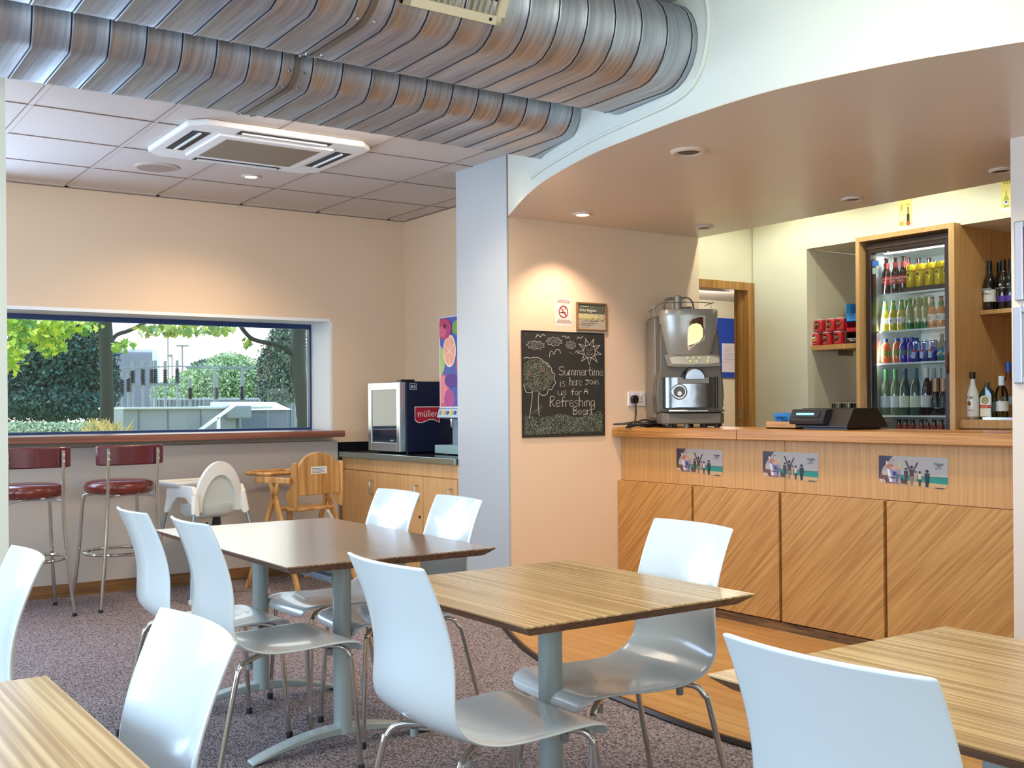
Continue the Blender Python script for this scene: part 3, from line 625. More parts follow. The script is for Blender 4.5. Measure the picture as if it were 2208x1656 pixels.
# ================================================================ wooden high chair
wc = root('wooden_high_chair', (3.19, 7.20, 0), 0.28, 'varnished pine high chair with arched back and wooden tray', 'high chair')
N = 18
pts = [(-.185, .655), (-.195, .80)]+[(.195*math.cos(PI-PI*i/N), .80+.150*math.sin(PI*i/N)) for i in range(1, N)]+[(.195, .80), (.185, .655)]
bk = MB().prism(pts, -.172, -.152, 'y').build('backrest', PINE, wc, world=False, bevel=.006)
art('sticker', wc, wm(wc) @ fr((-.045, -.1725, .80), '-y'), [('r', -.03, 0, .115, .05, 'F0EEE8')]+[('r', -.02, .008+.009*i, .10-(i % 3)*.012, .011+.009*i, '55555F') for i in range(4)])
MB().box(-.17, .17, -.14, .15, .545, .567).build('seat', PINE, wc, world=False, bevel=.008, seg=3)
for s in (-1, 1):
    MB().prism([(-.175, .56), (-.10, .60), (-.075, .66), (-.12, .72), (-.13, .86), (-.15, .885), (-.185, .88), (-.185, .66)], s*.195, s*.215, 'x').build('side_post', PINE, wc, world=False, bevel=.006)
    MB().prism([(-.15, .74), (.22, .735), (.24, .755), (.22, .78), (-.15, .78)], s*.222, s*.246, 'x').build('arm', PINE, wc, world=False, bevel=.006)
    for y0, y1, nm in ((.06, -.27, 'rear_leg'), (-.02, .29, 'front_leg')):
        a = Vector((s*.232, y0, .745)); b = Vector((s*.265, y1, 0.0)); mm = MB(); rg = []
        for p_ in (a, b): rg.append([p_+Vector((-.011, -.019, 0)), p_+Vector((.011, -.019, 0)), p_+Vector((.011, .019, 0)), p_+Vector((-.011, .019, 0))])
        mm.loft(rg).build(nm, PINE, wc, world=False, bevel=.003)
    MB().lathe([(.013, 0), (.014, .012)], (s*.247, -.10, .757), 10, 'x').build('knob', PINE, wc, world=False, smooth=True)
for y, z in ((-.20, .16), (.215, .18)): MB().box(-.255, .255, y-.01, y+.01, z, z+.035).build('cross_bar', PINE, wc, world=False, bevel=.003)
MB().box(-.045, -.01, .10, .13, .20, .55).build('crotch_post', PINE, wc, world=False, bevel=.003)
tp = [(-.20, .10), (-.24, .22), (-.235, .33), (-.17, .41), (0, .43), (.17, .41), (.235, .33), (.24, .22), (.20, .10)]
t_ = MB().prism(tp, .782, .796, 'z').build('tray', PINE, wc, world=False, bevel=.004)
MB().tube([(p.x, p.y, .800) for p in catmull([(a, b, 0) for a, b in tp], 4, True)], .010, 8, closed=True).build('tray_rim', PINE, t_, world=False, smooth=True)
MB().tube(catmull([(.10, -.14, .54), (.13, -.17, .46), (.12, -.16, .40), (.15, -.17, .34)], 5), .009, 6).build('strap', mat('D8D2C8', .7), wc, world=False, smooth=True)

# ================================================================ corner counter with cupboard
cb = root('base_cabinet', (4.1, 6.95, 0), 0, 'beech cupboard with D handles under the steel-edged corner worktop', 'cupboard')
B(3.80, 4.42, 6.09, 7.80, 0.10, 0.878).build('carcass', BEECH, cb)
B(3.85, 4.42, 6.09, 7.80, 0.0, 0.10).build('plinth', DARK, cb)
B(3.786, 3.80, 6.09, 7.80, 0.785, 0.876).build('top_rail', BEECH, cb)
for y0, y1, hy in ((7.222, 7.798, 7.275), (6.550, 7.212, 6.605), (6.10, 6.540, 6.16)):
    dr = B(3.782, 3.80, y0, y1, 0.12, 0.776).build('door', BEECH, cb, bevel=.001)
    MB().tube([(3.782, hy, .715), (3.755, hy, .715), (3.748, hy, .708), (3.748, hy, .622), (3.755, hy, .615), (3.782, hy, .615)], .006, 8).build('handle', STEEL, dr, smooth=True)
    if hy < 7: MB().lathe([(.009, -.006), (.009, 0)], (3.781, hy-.02, .50), 10, 'x').build('lock', BLACK, dr)
wk = root('corner_worktop', (4.1, 6.95, .878), 0, 'dark worktop with steel front edge in the corner by the column', 'worktop')
B(3.775, 4.42, 6.09, 7.92, .878, .915).build('slab', mat('17171D', .25), wk)
B(3.755, 3.775, 6.09, 7.92, .876, .917).build('edge_strip', mat('A9B8AE', .22, .9), wk, bevel=.003)
B(3.775, 4.40, 7.90, 7.92, .915, .985).build('upstand', mat('17171D', .3), wk)
B(4.40, 4.42, 6.09, 7.90, .915, .985).build('upstand', mat('17171D', .3), wk)

# yoghurt chiller
cl = root('counter_chiller', (4.13, 7.28, .915), 0, 'navy countertop chiller with silver glass door and red curved badge', 'fridge')
B(3.93, 4.37, 7.035, 7.53, .925, 1.445).build('cabinet', mat('141A38', .35, noise=.05, nscale=200), cl, bevel=.004)
for x in (3.96, 4.34):
    for y in (7.07, 7.50): MB().lathe([(.012, .915), (.012, .925)], (x, y, 0), 10).build('foot', BLACK, cl)
dr = MB().box(3.875, 3.925, 7.035, 7.085, .93, 1.44).box(3.875, 3.925, 7.48, 7.53, .93, 1.44).box(3.875, 3.925, 7.085, 7.48, 1.385, 1.44).box(3.875, 3.925, 7.085, 7.48, .93, .995).build('door', mat('C8CCCC', .22, .85), cl, bevel=.003)
B(3.882, 3.888, 7.085, 7.48, .995, 1.385).build('door_glass', mat('1C2A3C', .06, coat=.8), dr)
txt('maker_mark', dr, fr((3.881, 7.19, 1.005), '-x'), 'HUSKY', .018, mat('C8CCD0', .3))
B(3.886, 4.0, 7.03, 7.10, 1.4451, 1.458).build('hinge_cover', BLACK, cl)
art('control_sticker', cl, fr((3.96, 7.034, 1.385), '-y'), [('r', 0, 0, .06, .045, 'B9C2CC'), ('r', .004, .004, .056, .041, '1B2238'), ('r', .01, .012, .03, .03, 'B9C2CC'), ('r', .036, .01, .05, .035, '8FA0B0')])
lg = [(0, .13)]+[(0, .035)]+[(.008, .022), (.03, .010), (.06, .008), (.09, .018), (.13, .032), (.16, .030), (.215, .010)]+[(.215, .13)]
inn = [(.005, .125), (.005, .037), (.012, .027), (.032, .016), (.06, .014), (.09, .024), (.13, .038), (.16, .036), (.21, .017), (.21, .125)]
bd = art('badge', cl, fr((4.0, 7.034, 1.13), '-y'), [('p', lg, 'E8E4E0'), ('p', inn, 'B01C38')])
for k, (dx_, c_) in enumerate(((0, 'E6D8CC'),)): txt('badge_lettering', cl, fr((4.0, 7.033, 1.13), '-y'), 'müller', .070, mat(c_, .5), .022, .055, .002, squash=.95)

# fruit juice dispenser
dj = root('juice_dispenser', (4.16, 6.45, .915), 0, 'fruit-pictured juice dispenser partly hidden behind the column', 'drink dispenser')
B(4.05, 4.38, 6.15, 6.76, 1.245, 1.90).build('housing', mat('C9D2DA', .35, .3), dj, bevel=.004)
art('fruit_picture', dj, fr((4.049, 6.752, 1.25), '-x'), [('r', 0, 0, .60, .645, '3B3F8E'), ('r', .01, .01, .59, .635, '4A58A8'), ('e', .04, .12, .09, .12, 'D25C74'), ('e', .035, .13, .07, .10, 'E4848C'), ('e', .13, .06, .07, .07, 'B04A8C'),
    ('p', [(.01, .22), (.06, .26), (.10, .38), (.02, .44), (.01, .44)], 'A8C070'), ('e', .16, .19, .09, .05, '5A2E8A'), ('e', .14, .40, .085, .115, 'F2E2DC'), ('e', .14, .40, .075, .102, 'F0A488'), ('l', [(.14, .31), (.14, .49)], .004, 'F8E8DC'), ('l', [(.08, .36), (.20, .44)], .004, 'F8E8DC'), ('l', [(.08, .44), (.20, .36)], .004, 'F8E8DC'),
    ('e', .07, .56, .10, .075, 'B83468'), ('e', .05, .54, .05, .04, 'D4587C'), ('p', [(.06, .575), (.08, .60), (.10, .575), (.08, .555)], '3A1420'), ('e', .24, .56, .06, .05, '7AA048'), ('e', .30, .30, .07, .10, 'C83A50'), ('e', .40, .45, .09, .11, 'E09A38'), ('e', .45, .18, .10, .12, '7A3A96')], clip=(.008, .008, .592, .637))
MB().prism([(4.05, 1.245), (4.03, 1.18), (4.12, 1.165), (4.12, 1.245)], 6.15, 6.77, 'y').build('button_panel', mat('AFC2D0', .35, .3), dj, bevel=.003)
for i, c_ in enumerate(('8A98A4', 'E8C020', '2C5A9C', 'E8C020', '2C5A9C')):
    MB().lathe([(.014, -.012), (.016, -.002), (.012, .0)], (4.045, 6.735-.050*i, 1.213), 16, 'x').build('button', mat(c_, .3), dj, smooth=True)
B(4.12, 4.38, 6.17, 6.70, .965, 1.165).build('splash_back', mat('8FA6B8', .3, .5), dj)
for i in range(3): MB().lathe([(.010, 1.11), (.012, 1.13), (.012, 1.17)], (4.09, 6.66-.1*i, 0), 12).build('nozzle', CHROME, dj, smooth=True)
B(4.03, 4.36, 6.17, 6.80, .925, .985).build('drip_tray', mat('9FC0C4', .35, .4), dj, bevel=.003)
for y in (6.22, 6.74): MB().lathe([(.015, .915), (.015, .925)], (4.10, y, 0), 10).build('foot', BLACK, dj)
# ================================================================ oak bar
ZB = 1.113
bt = root('oak_worktop', (4.92, 4.1, 1.056), 0, 'long oak bar top running from the board wall to the right-hand wall', 'counter top')
B(4.60, 5.22, 2.72, 5.505, 1.056, ZB).build('slab', OAK, bt, bevel=.004)
B(4.5985, 4.601, 4.405, 4.409, 1.057, 1.111).build('joint', mat('5A3A1C', .6), bt)
bar = root('bar_counter', (4.92, 4.1, 0), 0, 'oak bar front with diagonal-grained panels below a straight-grained band', 'bar')
for y0, y1 in ((4.127, 5.505), (2.72, 4.123)): B(4.68, 4.70, y0, y1, .770, 1.056).build('upper_panel', OAKV, bar, bevel=.001)
for y0, y1 in ((4.824, 5.505), (4.142, 4.806), (3.461, 4.122), (2.72, 3.441)): B(4.645, 4.68, y0, y1, .062, .768).build('lower_panel', DIAG, bar, bevel=.002)
B(4.70, 4.74, 2.72, 5.505, .0, 1.056).build('backing', mat('3A1F12', .6), bar)
B(4.682, 4.70, 2.72, 5.505, .050, .770).build('recess', mat('3A1F12', .6), bar)
B(4.664, 4.70, 2.72, 5.505, .006, .052).build('kickboard', grain('4A3018', '8A6238', (30, 4, 40), rough=.5, detail=6), bar)
B(4.74, 5.20, 2.75, 2.79, .0, 1.056).build('end_panel', BEECH, bar); B(4.74, 5.20, 5.45, 5.49, .0, 1.056).build('end_panel', BEECH, bar)

# beach stickers on the upper band
def sticker(y_left, w, z0, h, label):
    U = w/1770; V = h/820
    def q(pts): return [((x-180)*U, (970-y)*V) for x, y in pts]
    def e(x, y, rx, ry, c): return ('e', (x-180)*U, (970-y)*V, rx*U, ry*V, c)
    cut = [(180, 150), (1950, 150), (1950, 900), (1850, 970), (290, 890), (180, 790)]
    sh = [('p', q(cut), 'A8988A'), ('p', q([(560, 150), (1950, 150), (1950, 670), (560, 670)]), 'A39C96'),
          ('p', q([(740, 650), (1950, 668), (1950, 850), (740, 800)]), '1C7F70'), ('p', q([(740, 650), (1950, 668), (1950, 700), (740, 690)]), '35685E'), ('p', q([(740, 800), (1950, 850), (1950, 900), (1850, 970), (740, 920)]), 'B89468'),
          ('p', q([(180, 150), (560, 150), (420, 330), (300, 470), (240, 640), (180, 780)]), '33263A'), ('p', q([(240, 640), (400, 560), (430, 760), (760, 900), (290, 890), (180, 790)]), '6A4238'),
          ('p', q([(270, 560), (420, 520), (410, 680), (280, 680)]), 'B8A48C'), ('p', q([(200, 800), (240, 790), (300, 885), (270, 885)]), 'E0CDB0'), ('p', q([(270, 790), (310, 790), (365, 885), (330, 885)]), 'E0CDB0'),
          ('p', q([(380, 470), (770, 540), (700, 870), (470, 870)]), '8C8494'), ('p', q([(400, 500), (470, 520), (540, 850), (470, 860)]), 'D8D4DC'), ('p', q([(540, 560), (660, 590), (620, 700), (560, 690)]), '38306A'), ('p', q([(640, 620), (740, 640), (690, 860), (640, 860)]), '5C5468'),
          ('p', q([(370, 300), (410, 290), (450, 480), (400, 470)]), 'CFC8C8'), ('p', q([(470, 300), (500, 290), (560, 480), (510, 480)]), 'C89058'), ('p', q([(760, 260), (785, 275), (760, 480), (700, 470)]), 'D4A860'), e(480, 430, 100, 60, 'B06A48'), e(600, 480, 80, 45, 'C89878'), e(700, 500, 50, 35, 'C0866A'),
          ('p', q([(540, 250), (640, 270), (560, 280)]), '3A4A40'), ('p', q([(380, 180), (540, 170), (470, 230)]), '3A4A40')]
    def person(cx, top, bot, ww, c, c2=None, arms=False):
        hh = bot-top; mid = top+hh*.55
        s_ = [e(cx, top+hh*.08, ww*.32, hh*.085, '2A1C1C'), ('p', q([(cx-ww*.5, top+hh*.2), (cx+ww*.5, top+hh*.2), (cx+ww*.42, mid), (cx-ww*.42, mid)]), c), ('p', q([(cx-ww*.42, mid), (cx+ww*.42, mid), (cx+ww*.2, bot), (cx-ww*.25, bot)]), c2 or c)]
        if arms: s_ += [('l', q([(cx-ww*.4, top+hh*.24), (900, 280)]), 40*U, '4A2C26'), ('l', q([(cx+ww*.4, top+hh*.24), (1200, 310)]), 34*U, '4A2C26')]
        return s_
    sh += person(905, 460, 840, 110, '3A2428', '4A2A24')+person(1050, 390, 920, 120, '432A30', '8A6248', True)+person(1150, 530, 820, 90, 'A88878')+person(1255, 530, 930, 90, 'C8AA98', '4A2A24')+person(1440, 490, 945, 130, '182A30', '16202A')
    sh += [('p', q([(1640, 940), (1870, 945), (1840, 970), (1650, 965)]), '241A1E'), ('p', q([(780, 720), (980, 900), (760, 880)]), '4A342C')]
    M = fr((4.679, y_left, z0), '-x')
    o = art('beach_sticker', None, M, sh, step=.00006, rough=.35); tag(o, label, 'sticker', 'beach scene stickers on the bar')
    NV = mat('1E2A50', .5)
    txt('lettering', o, M, 'Corona', 92*V, NV, (1620-180)*U, (970-350)*V, .0022, squash=.95); txt('lettering', o, M, 'Extra', 62*V, NV, (1690-180)*U, (970-395)*V, .0022)
    txt('lettering', o, M, 'CERVEZA', 48*V, mat('7A8090', .5), (1630-180)*U, (970-455)*V, .0022); txt('lettering', o, M, 'Corona', 90*V, mat('2A2C50', .5), (450-180)*U, (970-760)*V, .0022, squash=.8)
sticker(4.985, .39, .836, .153, 'beach sticker on the bar front nearest the board wall')
sticker(4.283, .39, .838, .153, 'beach sticker crossing the panel joint in the middle of the bar front')
sticker(3.510, .39, .842, .150, 'beach sticker on the bar front nearest the right-hand wall')

# ================================================================ coffee machine
th = -.0733
cm = root('coffee_machine', (4.88, 5.15, ZB), 0, 'grey bean-to-cup coffee machine with lit oval window on the bar end', 'coffee machine')
cm.matrix_basis = Matrix.Translation((4.93, 5.17, ZB)) @ Matrix.Rotation(-.53, 4, 'Z')
GB = mat('5A554C', .38, .25); GL = mat('9C9E96', .28, .35, coat=.3); GS = mat('7E7A70', .4, .2); CHR = mat('9C9EA2', .16, 1.0)
def bx_(x0, x1, y0, y1, z0, z1, nm, m_, par=cm, bv=.006, lab=None): return MB().box(x0, x1, y0, y1, z0, z1).build(nm, m_, par, world=False, bevel=bv, label=lab)
bx_(-.20, .20, -.02, .26, .06, .70, 'rear_housing', GS)
def sect(pts, y0, y1, nm, m_, par=cm, bv=.01): return MB().prism(pts, y0, y1, 'y').build(nm, m_, par, world=False, bevel=bv)
body = sect([(-.205, .09), (-.215, .20), (-.205, .30), (-.19, .36), (-.190, .55), (-.178, .66), (.178, .66), (.195, .55), (.205, .36), (.215, .30), (.222, .20), (.21, .09)], -.13, .0, 'front_body', GB)
# upper door: rounded bucket with oval window
rings = []
for z, w, d in ((.455, .135, .05), (.47, .143, .06), (.60, .172, .075), (.70, .182, .08), (.735, .183, .08), (.742, .175, .075)):
    ring = []
    for i in range(17): a = PI*i/16; ring.append(Vector((w*math.cos(PI+a)*-1 if False else -w*math.cos(a), -.13-d*math.sin(a), z)))
    ring += [Vector((w, -.08, z)), Vector((-w, -.08, z))]
    rings.append(ring)
MB().loft(rings).build('hopper_door', GL, cm, world=False, smooth=True, label='lighter grey bulging upper door')
def surf_y(x, z):
    w = .143+(.182-.143)*min(1, max(0, (z-.47)/.23)); return -.13-(.06+.02*min(1, max(0, (z-.47)/.23)))*math.sqrt(max(0, 1-(x/w)**2))
def decal(nm, pts, m_, off, par=cm, t=.004):
    m = MB(); n = len(pts); f_ = [(x, surf_y(x, z)-off, z) for x, z in pts]; b_ = [(x, surf_y(x, z)-off+t, z) for x, z in pts]
    m.add(f_+b_, [tuple(range(n)), tuple(range(n, 2*n))[::-1]]+[(i, (i+1) % n, n+(i+1) % n, n+i) for i in range(n)]); return m.build(nm, m_, par, world=False)
decal('window_surround', [(-.030, .66), (.0, .690), (.05, .700), (.085, .700), (.088, .60), (.082, .55), (.05, .53), (.02, .515), (-.022, .480), (-.028, .52)], mat('C6C2B2', .3), .003)
decal('window', [(-.018, .655), (.0, .676), (.04, .688), (.070, .690), (.072, .60), (.066, .555), (.035, .535), (-.012, .505), (-.018, .56)], mat('4A2C1C', .2), .005)
decal('cup_light', [(-.026, .60), (-.018, .632), (.0, .646), (.03, .650), (.055, .642), (.069, .615), (.069, .565), (.05, .540), (.01, .522), (-.024, .515)], mat('FFF0A8', .4, emit='FFE890', es=.95), .007, t=.002).__setitem__('label', 'glowing yellow cup picture')
txt('nameplate', cm, wm(cm) @ fr((-.155, -.165, .660), '-y'), 'Milano', .042, mat('D8D8D4', .2, .8), 0, 0, .012)
# control strip
sect([(-.165, .455), (-.10, .463), (.0, .466), (.10, .463), (.185, .455), (.195, .385), (.10, .380), (0, .379), (-.10, .380), (-.145, .385)], -.160, -.125, 'control_strip', GS, bv=.004)
cs = sect([(-.135, .440), (-.06, .452), (.04, .455), (.14, .448), (.182, .435), (.182, .405), (.10, .398), (0, .396), (-.12, .400)], -.164, -.155, 'button_panel', mat('B4B2A4', .35), bv=.002)
for x, z in ((-.02, .437), (.018, .441), (.056, .437), (-.003, .415), (.037, .415), (.115, .438), (.108, .418)):
    MB().lathe([(.011, -.167), (.009, -.169)], (x, 0, z), 12, 'y').build('button', mat('D8D490', .3), cs, world=False)
# chrome dispensing front
cf = MB().prism([(-.160, -.12)]+[(-.160+.325*i/16, -.142-.024*math.sin(PI*i/16)**.5) for i in range(17)]+[(.165, -.12)], .125, .315, 'z').build('chrome_front', mat('8E9298', .2, 1.0, noise=.35, nscale=14, bump=.5, bscale=9), cm, world=False, smooth=True, label='polished chrome dispensing front')
bx_(-.172, -.158, -.150, -.11, .12, .32, 'front_bezel', BLACK); bx_(.163, .177, -.150, -.11, .12, .32, 'front_bezel', BLACK)
bx_(-.085, .115, -.175, -.16, .275, .318, 'nozzle_plate', mat('6E6A64', .3, .9), bv=.003)
rings = []
for y, s_ in ((-.12, 1.0), (-.19, .95), (-.212, .80)):
    rings.append([Vector((.015+.075*s_*math.cos(PI*i/14), y, .305+.075*s_*math.sin(PI*i/14))) for i in range(15)])
MB().loft(rings).build('spout_cover', mat('7C8086', .18, 1.0, noise=.3, nscale=12), cm, world=False, smooth=True)
MB().lathe([(.05, -.166), (.05, -.172), (.043, -.173), (.043, -.168)], (-.075, 0, .225), 28, 'y').build('badge_ring', CHR, cm, world=False, smooth=True)
MB().lathe([(.036, -.169), (.036, -.174)], (-.075, 0, .225), 28, 'y').build('badge', mat('4A4A4A', .3, .4), cm, world=False)
MB().lathe([(.014, -.1745), (.014, -.176)], (-.075, 0, .215), 14, 'y').build('badge_centre', mat('CFCFC8', .3, .4), cm, world=False)
bx_(-.10, .12, -.170, -.165, .120, .128, 'slot', BLACK, bv=0)
MB().prism([(-.185, -.13), (-.185, -.20), (-.16, -.255), (-.05, -.275), (.08, -.275), (.18, -.250), (.205, -.20), (.205, -.13)], .098, .112, 'z').build('cup_tray', mat('8C8E8C', .25, .9), cm, world=False, bevel=.004)
MB().prism([(-.195, -.02), (-.195, -.20), (-.16, -.235), (.17, -.235), (.20, -.20), (.20, -.02)], .025, .092, 'z').build('base', mat('6A6860', .5, .2), cm, world=False, bevel=.006)
for x in (-.13, -.03, .08, .16):
    for y in (-.18, .18): MB().lathe([(.018, 0), (.018, .028)], (x, y, 0), 12).build('foot', BLACK if x != -.03 else CHR, cm, world=False)
bx_(-.19, .19, .0, .24, .70, .715, 'top_lid', GS)
R_ = []
rail = catmull([(-.19, .24, .76), (-.19, .02, .76), (-.17, -.03, .785), (-.10, -.10, .79), (.06, -.12, .79), (.16, -.06, .79), (.19, .0, .80), (.195, .24, .80)], 5)
g_ = MB().tube(rail, .0028, 6)
for x, y in ((-.19, .22), (-.19, .03), (-.10, -.095), (.16, -.05), (.192, .22)): g_.tube([(x, y, .715 if y > -.04 else .735), (x, y, .785 if y < .1 else .77)], .0025, 6)
g_.build('cup_rail', mat('8A8578', .3, .8), cm, world=False, smooth=True)
MB().lathe([(.045, .715), (.045, .745), (.026, .75), (.026, .845), (.022, .848)], (-.03, .05, 0), 18).build('water_fitting', mat('9A9484', .4, .4), cm, world=False, smooth=True)
MB().tube(catmull([(-.03, .05, .825), (-.08, .05, .83), (-.115, .05, .81), (-.12, .06, .72)], 6), .009, 8).build('hose', mat('7E7A6C', .5), cm, world=False, smooth=True)
MB().tube(catmull([(-.01, .05, .83), (.04, .06, .835), (.075, .08, .80), (.09, .1, .72)], 6), .006, 8).build('hose', mat('7E7A6C', .5), cm, world=False, smooth=True)
MB().tube([(.0, .05, .765), (.06, .06, .770)], .011, 8).build('valve', mat('7E7A6C', .5), cm, world=False, smooth=True)
# socket, plug and flex
so = root('wall_socket', (4.82, 5.505, 1.245), 0, 'white double wall socket left of the coffee machine', 'socket')
B(4.739, 4.887, 5.500, 5.51, 1.25, 1.345).build('plate', mat('E4DCE0', .35), so, bevel=.003)
for x in (4.776, 4.850):
    B(x-.008, x+.008, 5.497, 5.501, 1.322, 1.336).build('switch', WHITEP, so)
    for dx_, dz_ in ((0, .300), (-.011, .278), (.011, .278)): B(x+dx_-.0025, x+dx_+.0025, 5.4985, 5.5005, 1+dz_-.004, 1+dz_+.004).build('pin_hole', BLACK, so)
pg = root('power_flex', (4.776, 5.48, 1.113), 0, 'black plug and coiled flex trailing over the bar end', 'cable')
MB().prism([(4.752, 1.270), (4.800, 1.270), (4.806, 1.300), (4.796, 1.322), (4.758, 1.322), (4.748, 1.300)], 5.470, 5.4965, 'y').build('plug', BLACK, pg, bevel=.006)
MB().tube(catmull([(4.776, 5.475, 1.272), (4.768, 5.46, 1.22), (4.745, 5.44, 1.17), (4.715, 5.42, 1.135), (4.67, 5.40, 1.124)], 6), .005, 8).build('flex', BLACK, pg, smooth=True)
m = MB(); pts = []
random.seed(3)
for k in range(5):
    cx, cy = 4.68+.02*k, 5.33-.012*k
    for i in range(8):
        a = 2*PI*i/8+.4*k; pts.append((cx+(.10+.012*(k % 3))*math.cos(a), cy+(.055+.014*(k % 2))*math.sin(a), 1.121+.008*k+.008*math.sin(a*2+k)))
pts += [(4.80, 5.30, 1.135), (4.84, 5.26, 1.121)]
m.tube(catmull(pts, 4), .0048, 8); m.build('coiled_flex', BLACK, pg, smooth=True)
MB().tube(catmull([(4.68, 5.38, 1.15), (4.62, 5.41, 1.140), (4.56, 5.44, 1.135), (4.585, 5.36, 1.136), (4.66, 5.33, 1.142)], 5), .0048, 8).build('flex_loop', BLACK, pg, smooth=True)

# ================================================================ blackboard
bbM = fr((3.890, 5.503, 1.068), '-y')
bb = root('blackboard', (4.21, 5.505, 1.068), 0, 'blackboard with chalk tree, smiling sun and handwritten beer message', 'blackboard')
B(3.890, 4.534, 5.5035, 5.5095, 1.068, 1.718).build('board', mat('2B2C29', .75, noise=.25, nscale=9), bb)
MB().box(3.886, 4.538, 5.5015, 5.5095, 1.716, 1.722).box(3.886, 3.891, 5.5015, 5.5095, 1.066, 1.718).box(4.533, 4.538, 5.5015, 5.5095, 1.066, 1.718).box(3.886, 4.538, 5.5015, 5.5095, 1.062, 1.069).build('edge', mat('2E2622', .5), bb)
def K(x, y): return ((x-118)/807*.644, (1490-y)/1053*.650)
CH = 'D6D4CC'; CHG = '8E9A84'
sh = []
def st_(pts, w=.0042, c=CH, sm=True):
    P = [K(*p) for p in pts]
    if sm and len(P) > 2: P = [(p.x, p.y) for p in catmull([(a, b, 0) for a, b in P], 4)]
    sh.append(('l', P, w, c))
GL_ = {'S': (.62, [[(.6, .88), (.35, 1), (.05, .85), (.12, .6), (.5, .42), (.58, .15), (.3, 0), (0, .1)]]), 's': (.40, [[(.36, .55), (.2, .62), (.03, .5), (.12, .36), (.34, .24), (.32, .06), (.12, 0), (0, .08)]]),
    'u': (.48, [[(0, .6), (.02, .15), (.2, 0), (.38, .1), (.44, .6)], [(.44, .6), (.48, 0)]]), 'm': (.66, [[(0, 0), (.03, .6)], [(.03, .4), (.15, .6), (.28, .5), (.3, 0)], [(.3, .4), (.45, .6), (.58, .5), (.62, 0)]]),
    'e': (.44, [[(0, .3), (.2, .33), (.42, .36), (.36, .55), (.2, .62), (.03, .48), (0, .2), (.15, 0), (.42, .1)]]), 'r': (.34, [[(0, 0), (.02, .6)], [(.02, .4), (.15, .58), (.32, .56)]]),
    't': (.40, [[(.2, 1.05), (.17, .15), (.35, 0)], [(0, .62), (.40, .66)]]), 'i': (.14, [[(.05, 0), (.05, .52)], [(.04, .76), (.08, .80), (.04, .84)]]),
    'h': (.44, [[(0, 0), (.02, 1)], [(.02, .4), (.2, .6), (.38, .5), (.4, 0)]]), 'J': (.52, [[(.08, .64), (.55, .64)], [(.36, .62), (.36, .12), (.2, -.05), (0, .08)]]),
    'o': (.42, [[(.2, 0), (0, .25), (.1, .55), (.28, .58), (.4, .3), (.2, 0)]]), 'n': (.42, [[(0, 0), (.02, .6)], [(.02, .4), (.2, .6), (.34, .5), (.37, 0)]]),
    'f': (.38, [[(.42, .92), (.25, .98), (.15, .8), (.15, 0)], [(0, .52), (.35, .55)]]), 'A': (.52, [[(0, 0), (.05, .6), (.25, .85), (.42, .6), (.48, 0)], [(.03, .4), (.46, .42)]]),
    'R': (.56, [[(0, 0), (.03, 1)], [(.0, 1), (.35, 1.02), (.46, .8), (.3, .6), (.04, .5)], [(.14, .52), (.30, .2), (.5, 0)]]), 'g': (.44, [[(.38, .52), (.2, .62), (0, .38), (.1, .06), (.34, .12), (.40, .58)], [(.40, .6), (.42, -.1), (.25, -.34), (0, -.26)]]),
    'B': (.50, [[(0, 0), (.02, 1)], [(.0, 1), (.34, .95), (.36, .65), (.04, .54)], [(.04, .54), (.42, .45), (.42, .1), (0, 0)]]), '!': (.14, [[(.06, 1.05), (.05, .2)], [(.03, 0), (.07, .04), (.03, .06)]])}
def write(s, x0, x1, yb, h):
    tot = sum(.30 if c == ' ' else GL_[c][0]+.10 for c in s)-.10; k = (x1-x0)/tot; x = x0
    for c in s:
        if c == ' ': x += .30*k; continue
        w, ss = GL_[c]
        for g in ss: st_([(x+a*k, yb-b*h) for a, b in g])
        x += (w+.10)*k
write('Summertime', 468, 916, 872, 86); write('is', 476, 530, 988, 86); write('here', 574, 696, 976, 84); write('Join', 728, 868, 964, 66); write('us', 456, 542, 1076, 72)
write('for', 588, 692, 1076, 66); write('A', 718, 758, 1062, 58); write('Refreshing', 378, 826, 1192, 100); write('Beer!', 606, 796, 1275, 76)
for b in ([(245, 503), (262, 470), (290, 492), (310, 466), (334, 478)], [(500, 478), (530, 476), (546, 495), (562, 478), (578, 500)], [(650, 498), (668, 476), (684, 492), (710, 468)], [(376, 690), (384, 640), (402, 632), (420, 662), (440, 620), (468, 614), (488, 648)], [(575, 640), (588, 636), (592, 646), (606, 650)], [(632, 640), (644, 620), (652, 630), (664, 610)]): st_(b)
for cx, cy, rx, ry in ((243, 575, 80, 40), (424, 533, 72, 42), (588, 563, 46, 38)):
    pts = []
    for i in range(19): a = 2*PI*i/18; f_ = 1+.12*(1 if i % 2 else -1); pts.append((cx+rx*f_*math.cos(a), cy+ry*f_*math.sin(a)))
    for _ in range(160):
        a = random.uniform(0, 2*PI); r = math.sqrt(random.random())*.85; x, y = cx+rx*r*math.cos(a), cy+ry*r*math.sin(a); st_([(x, y), (x+random.uniform(4, 10), y-random.uniform(-3, 5))], .0016, '8C8C98', False)
    st_(pts, .0026)
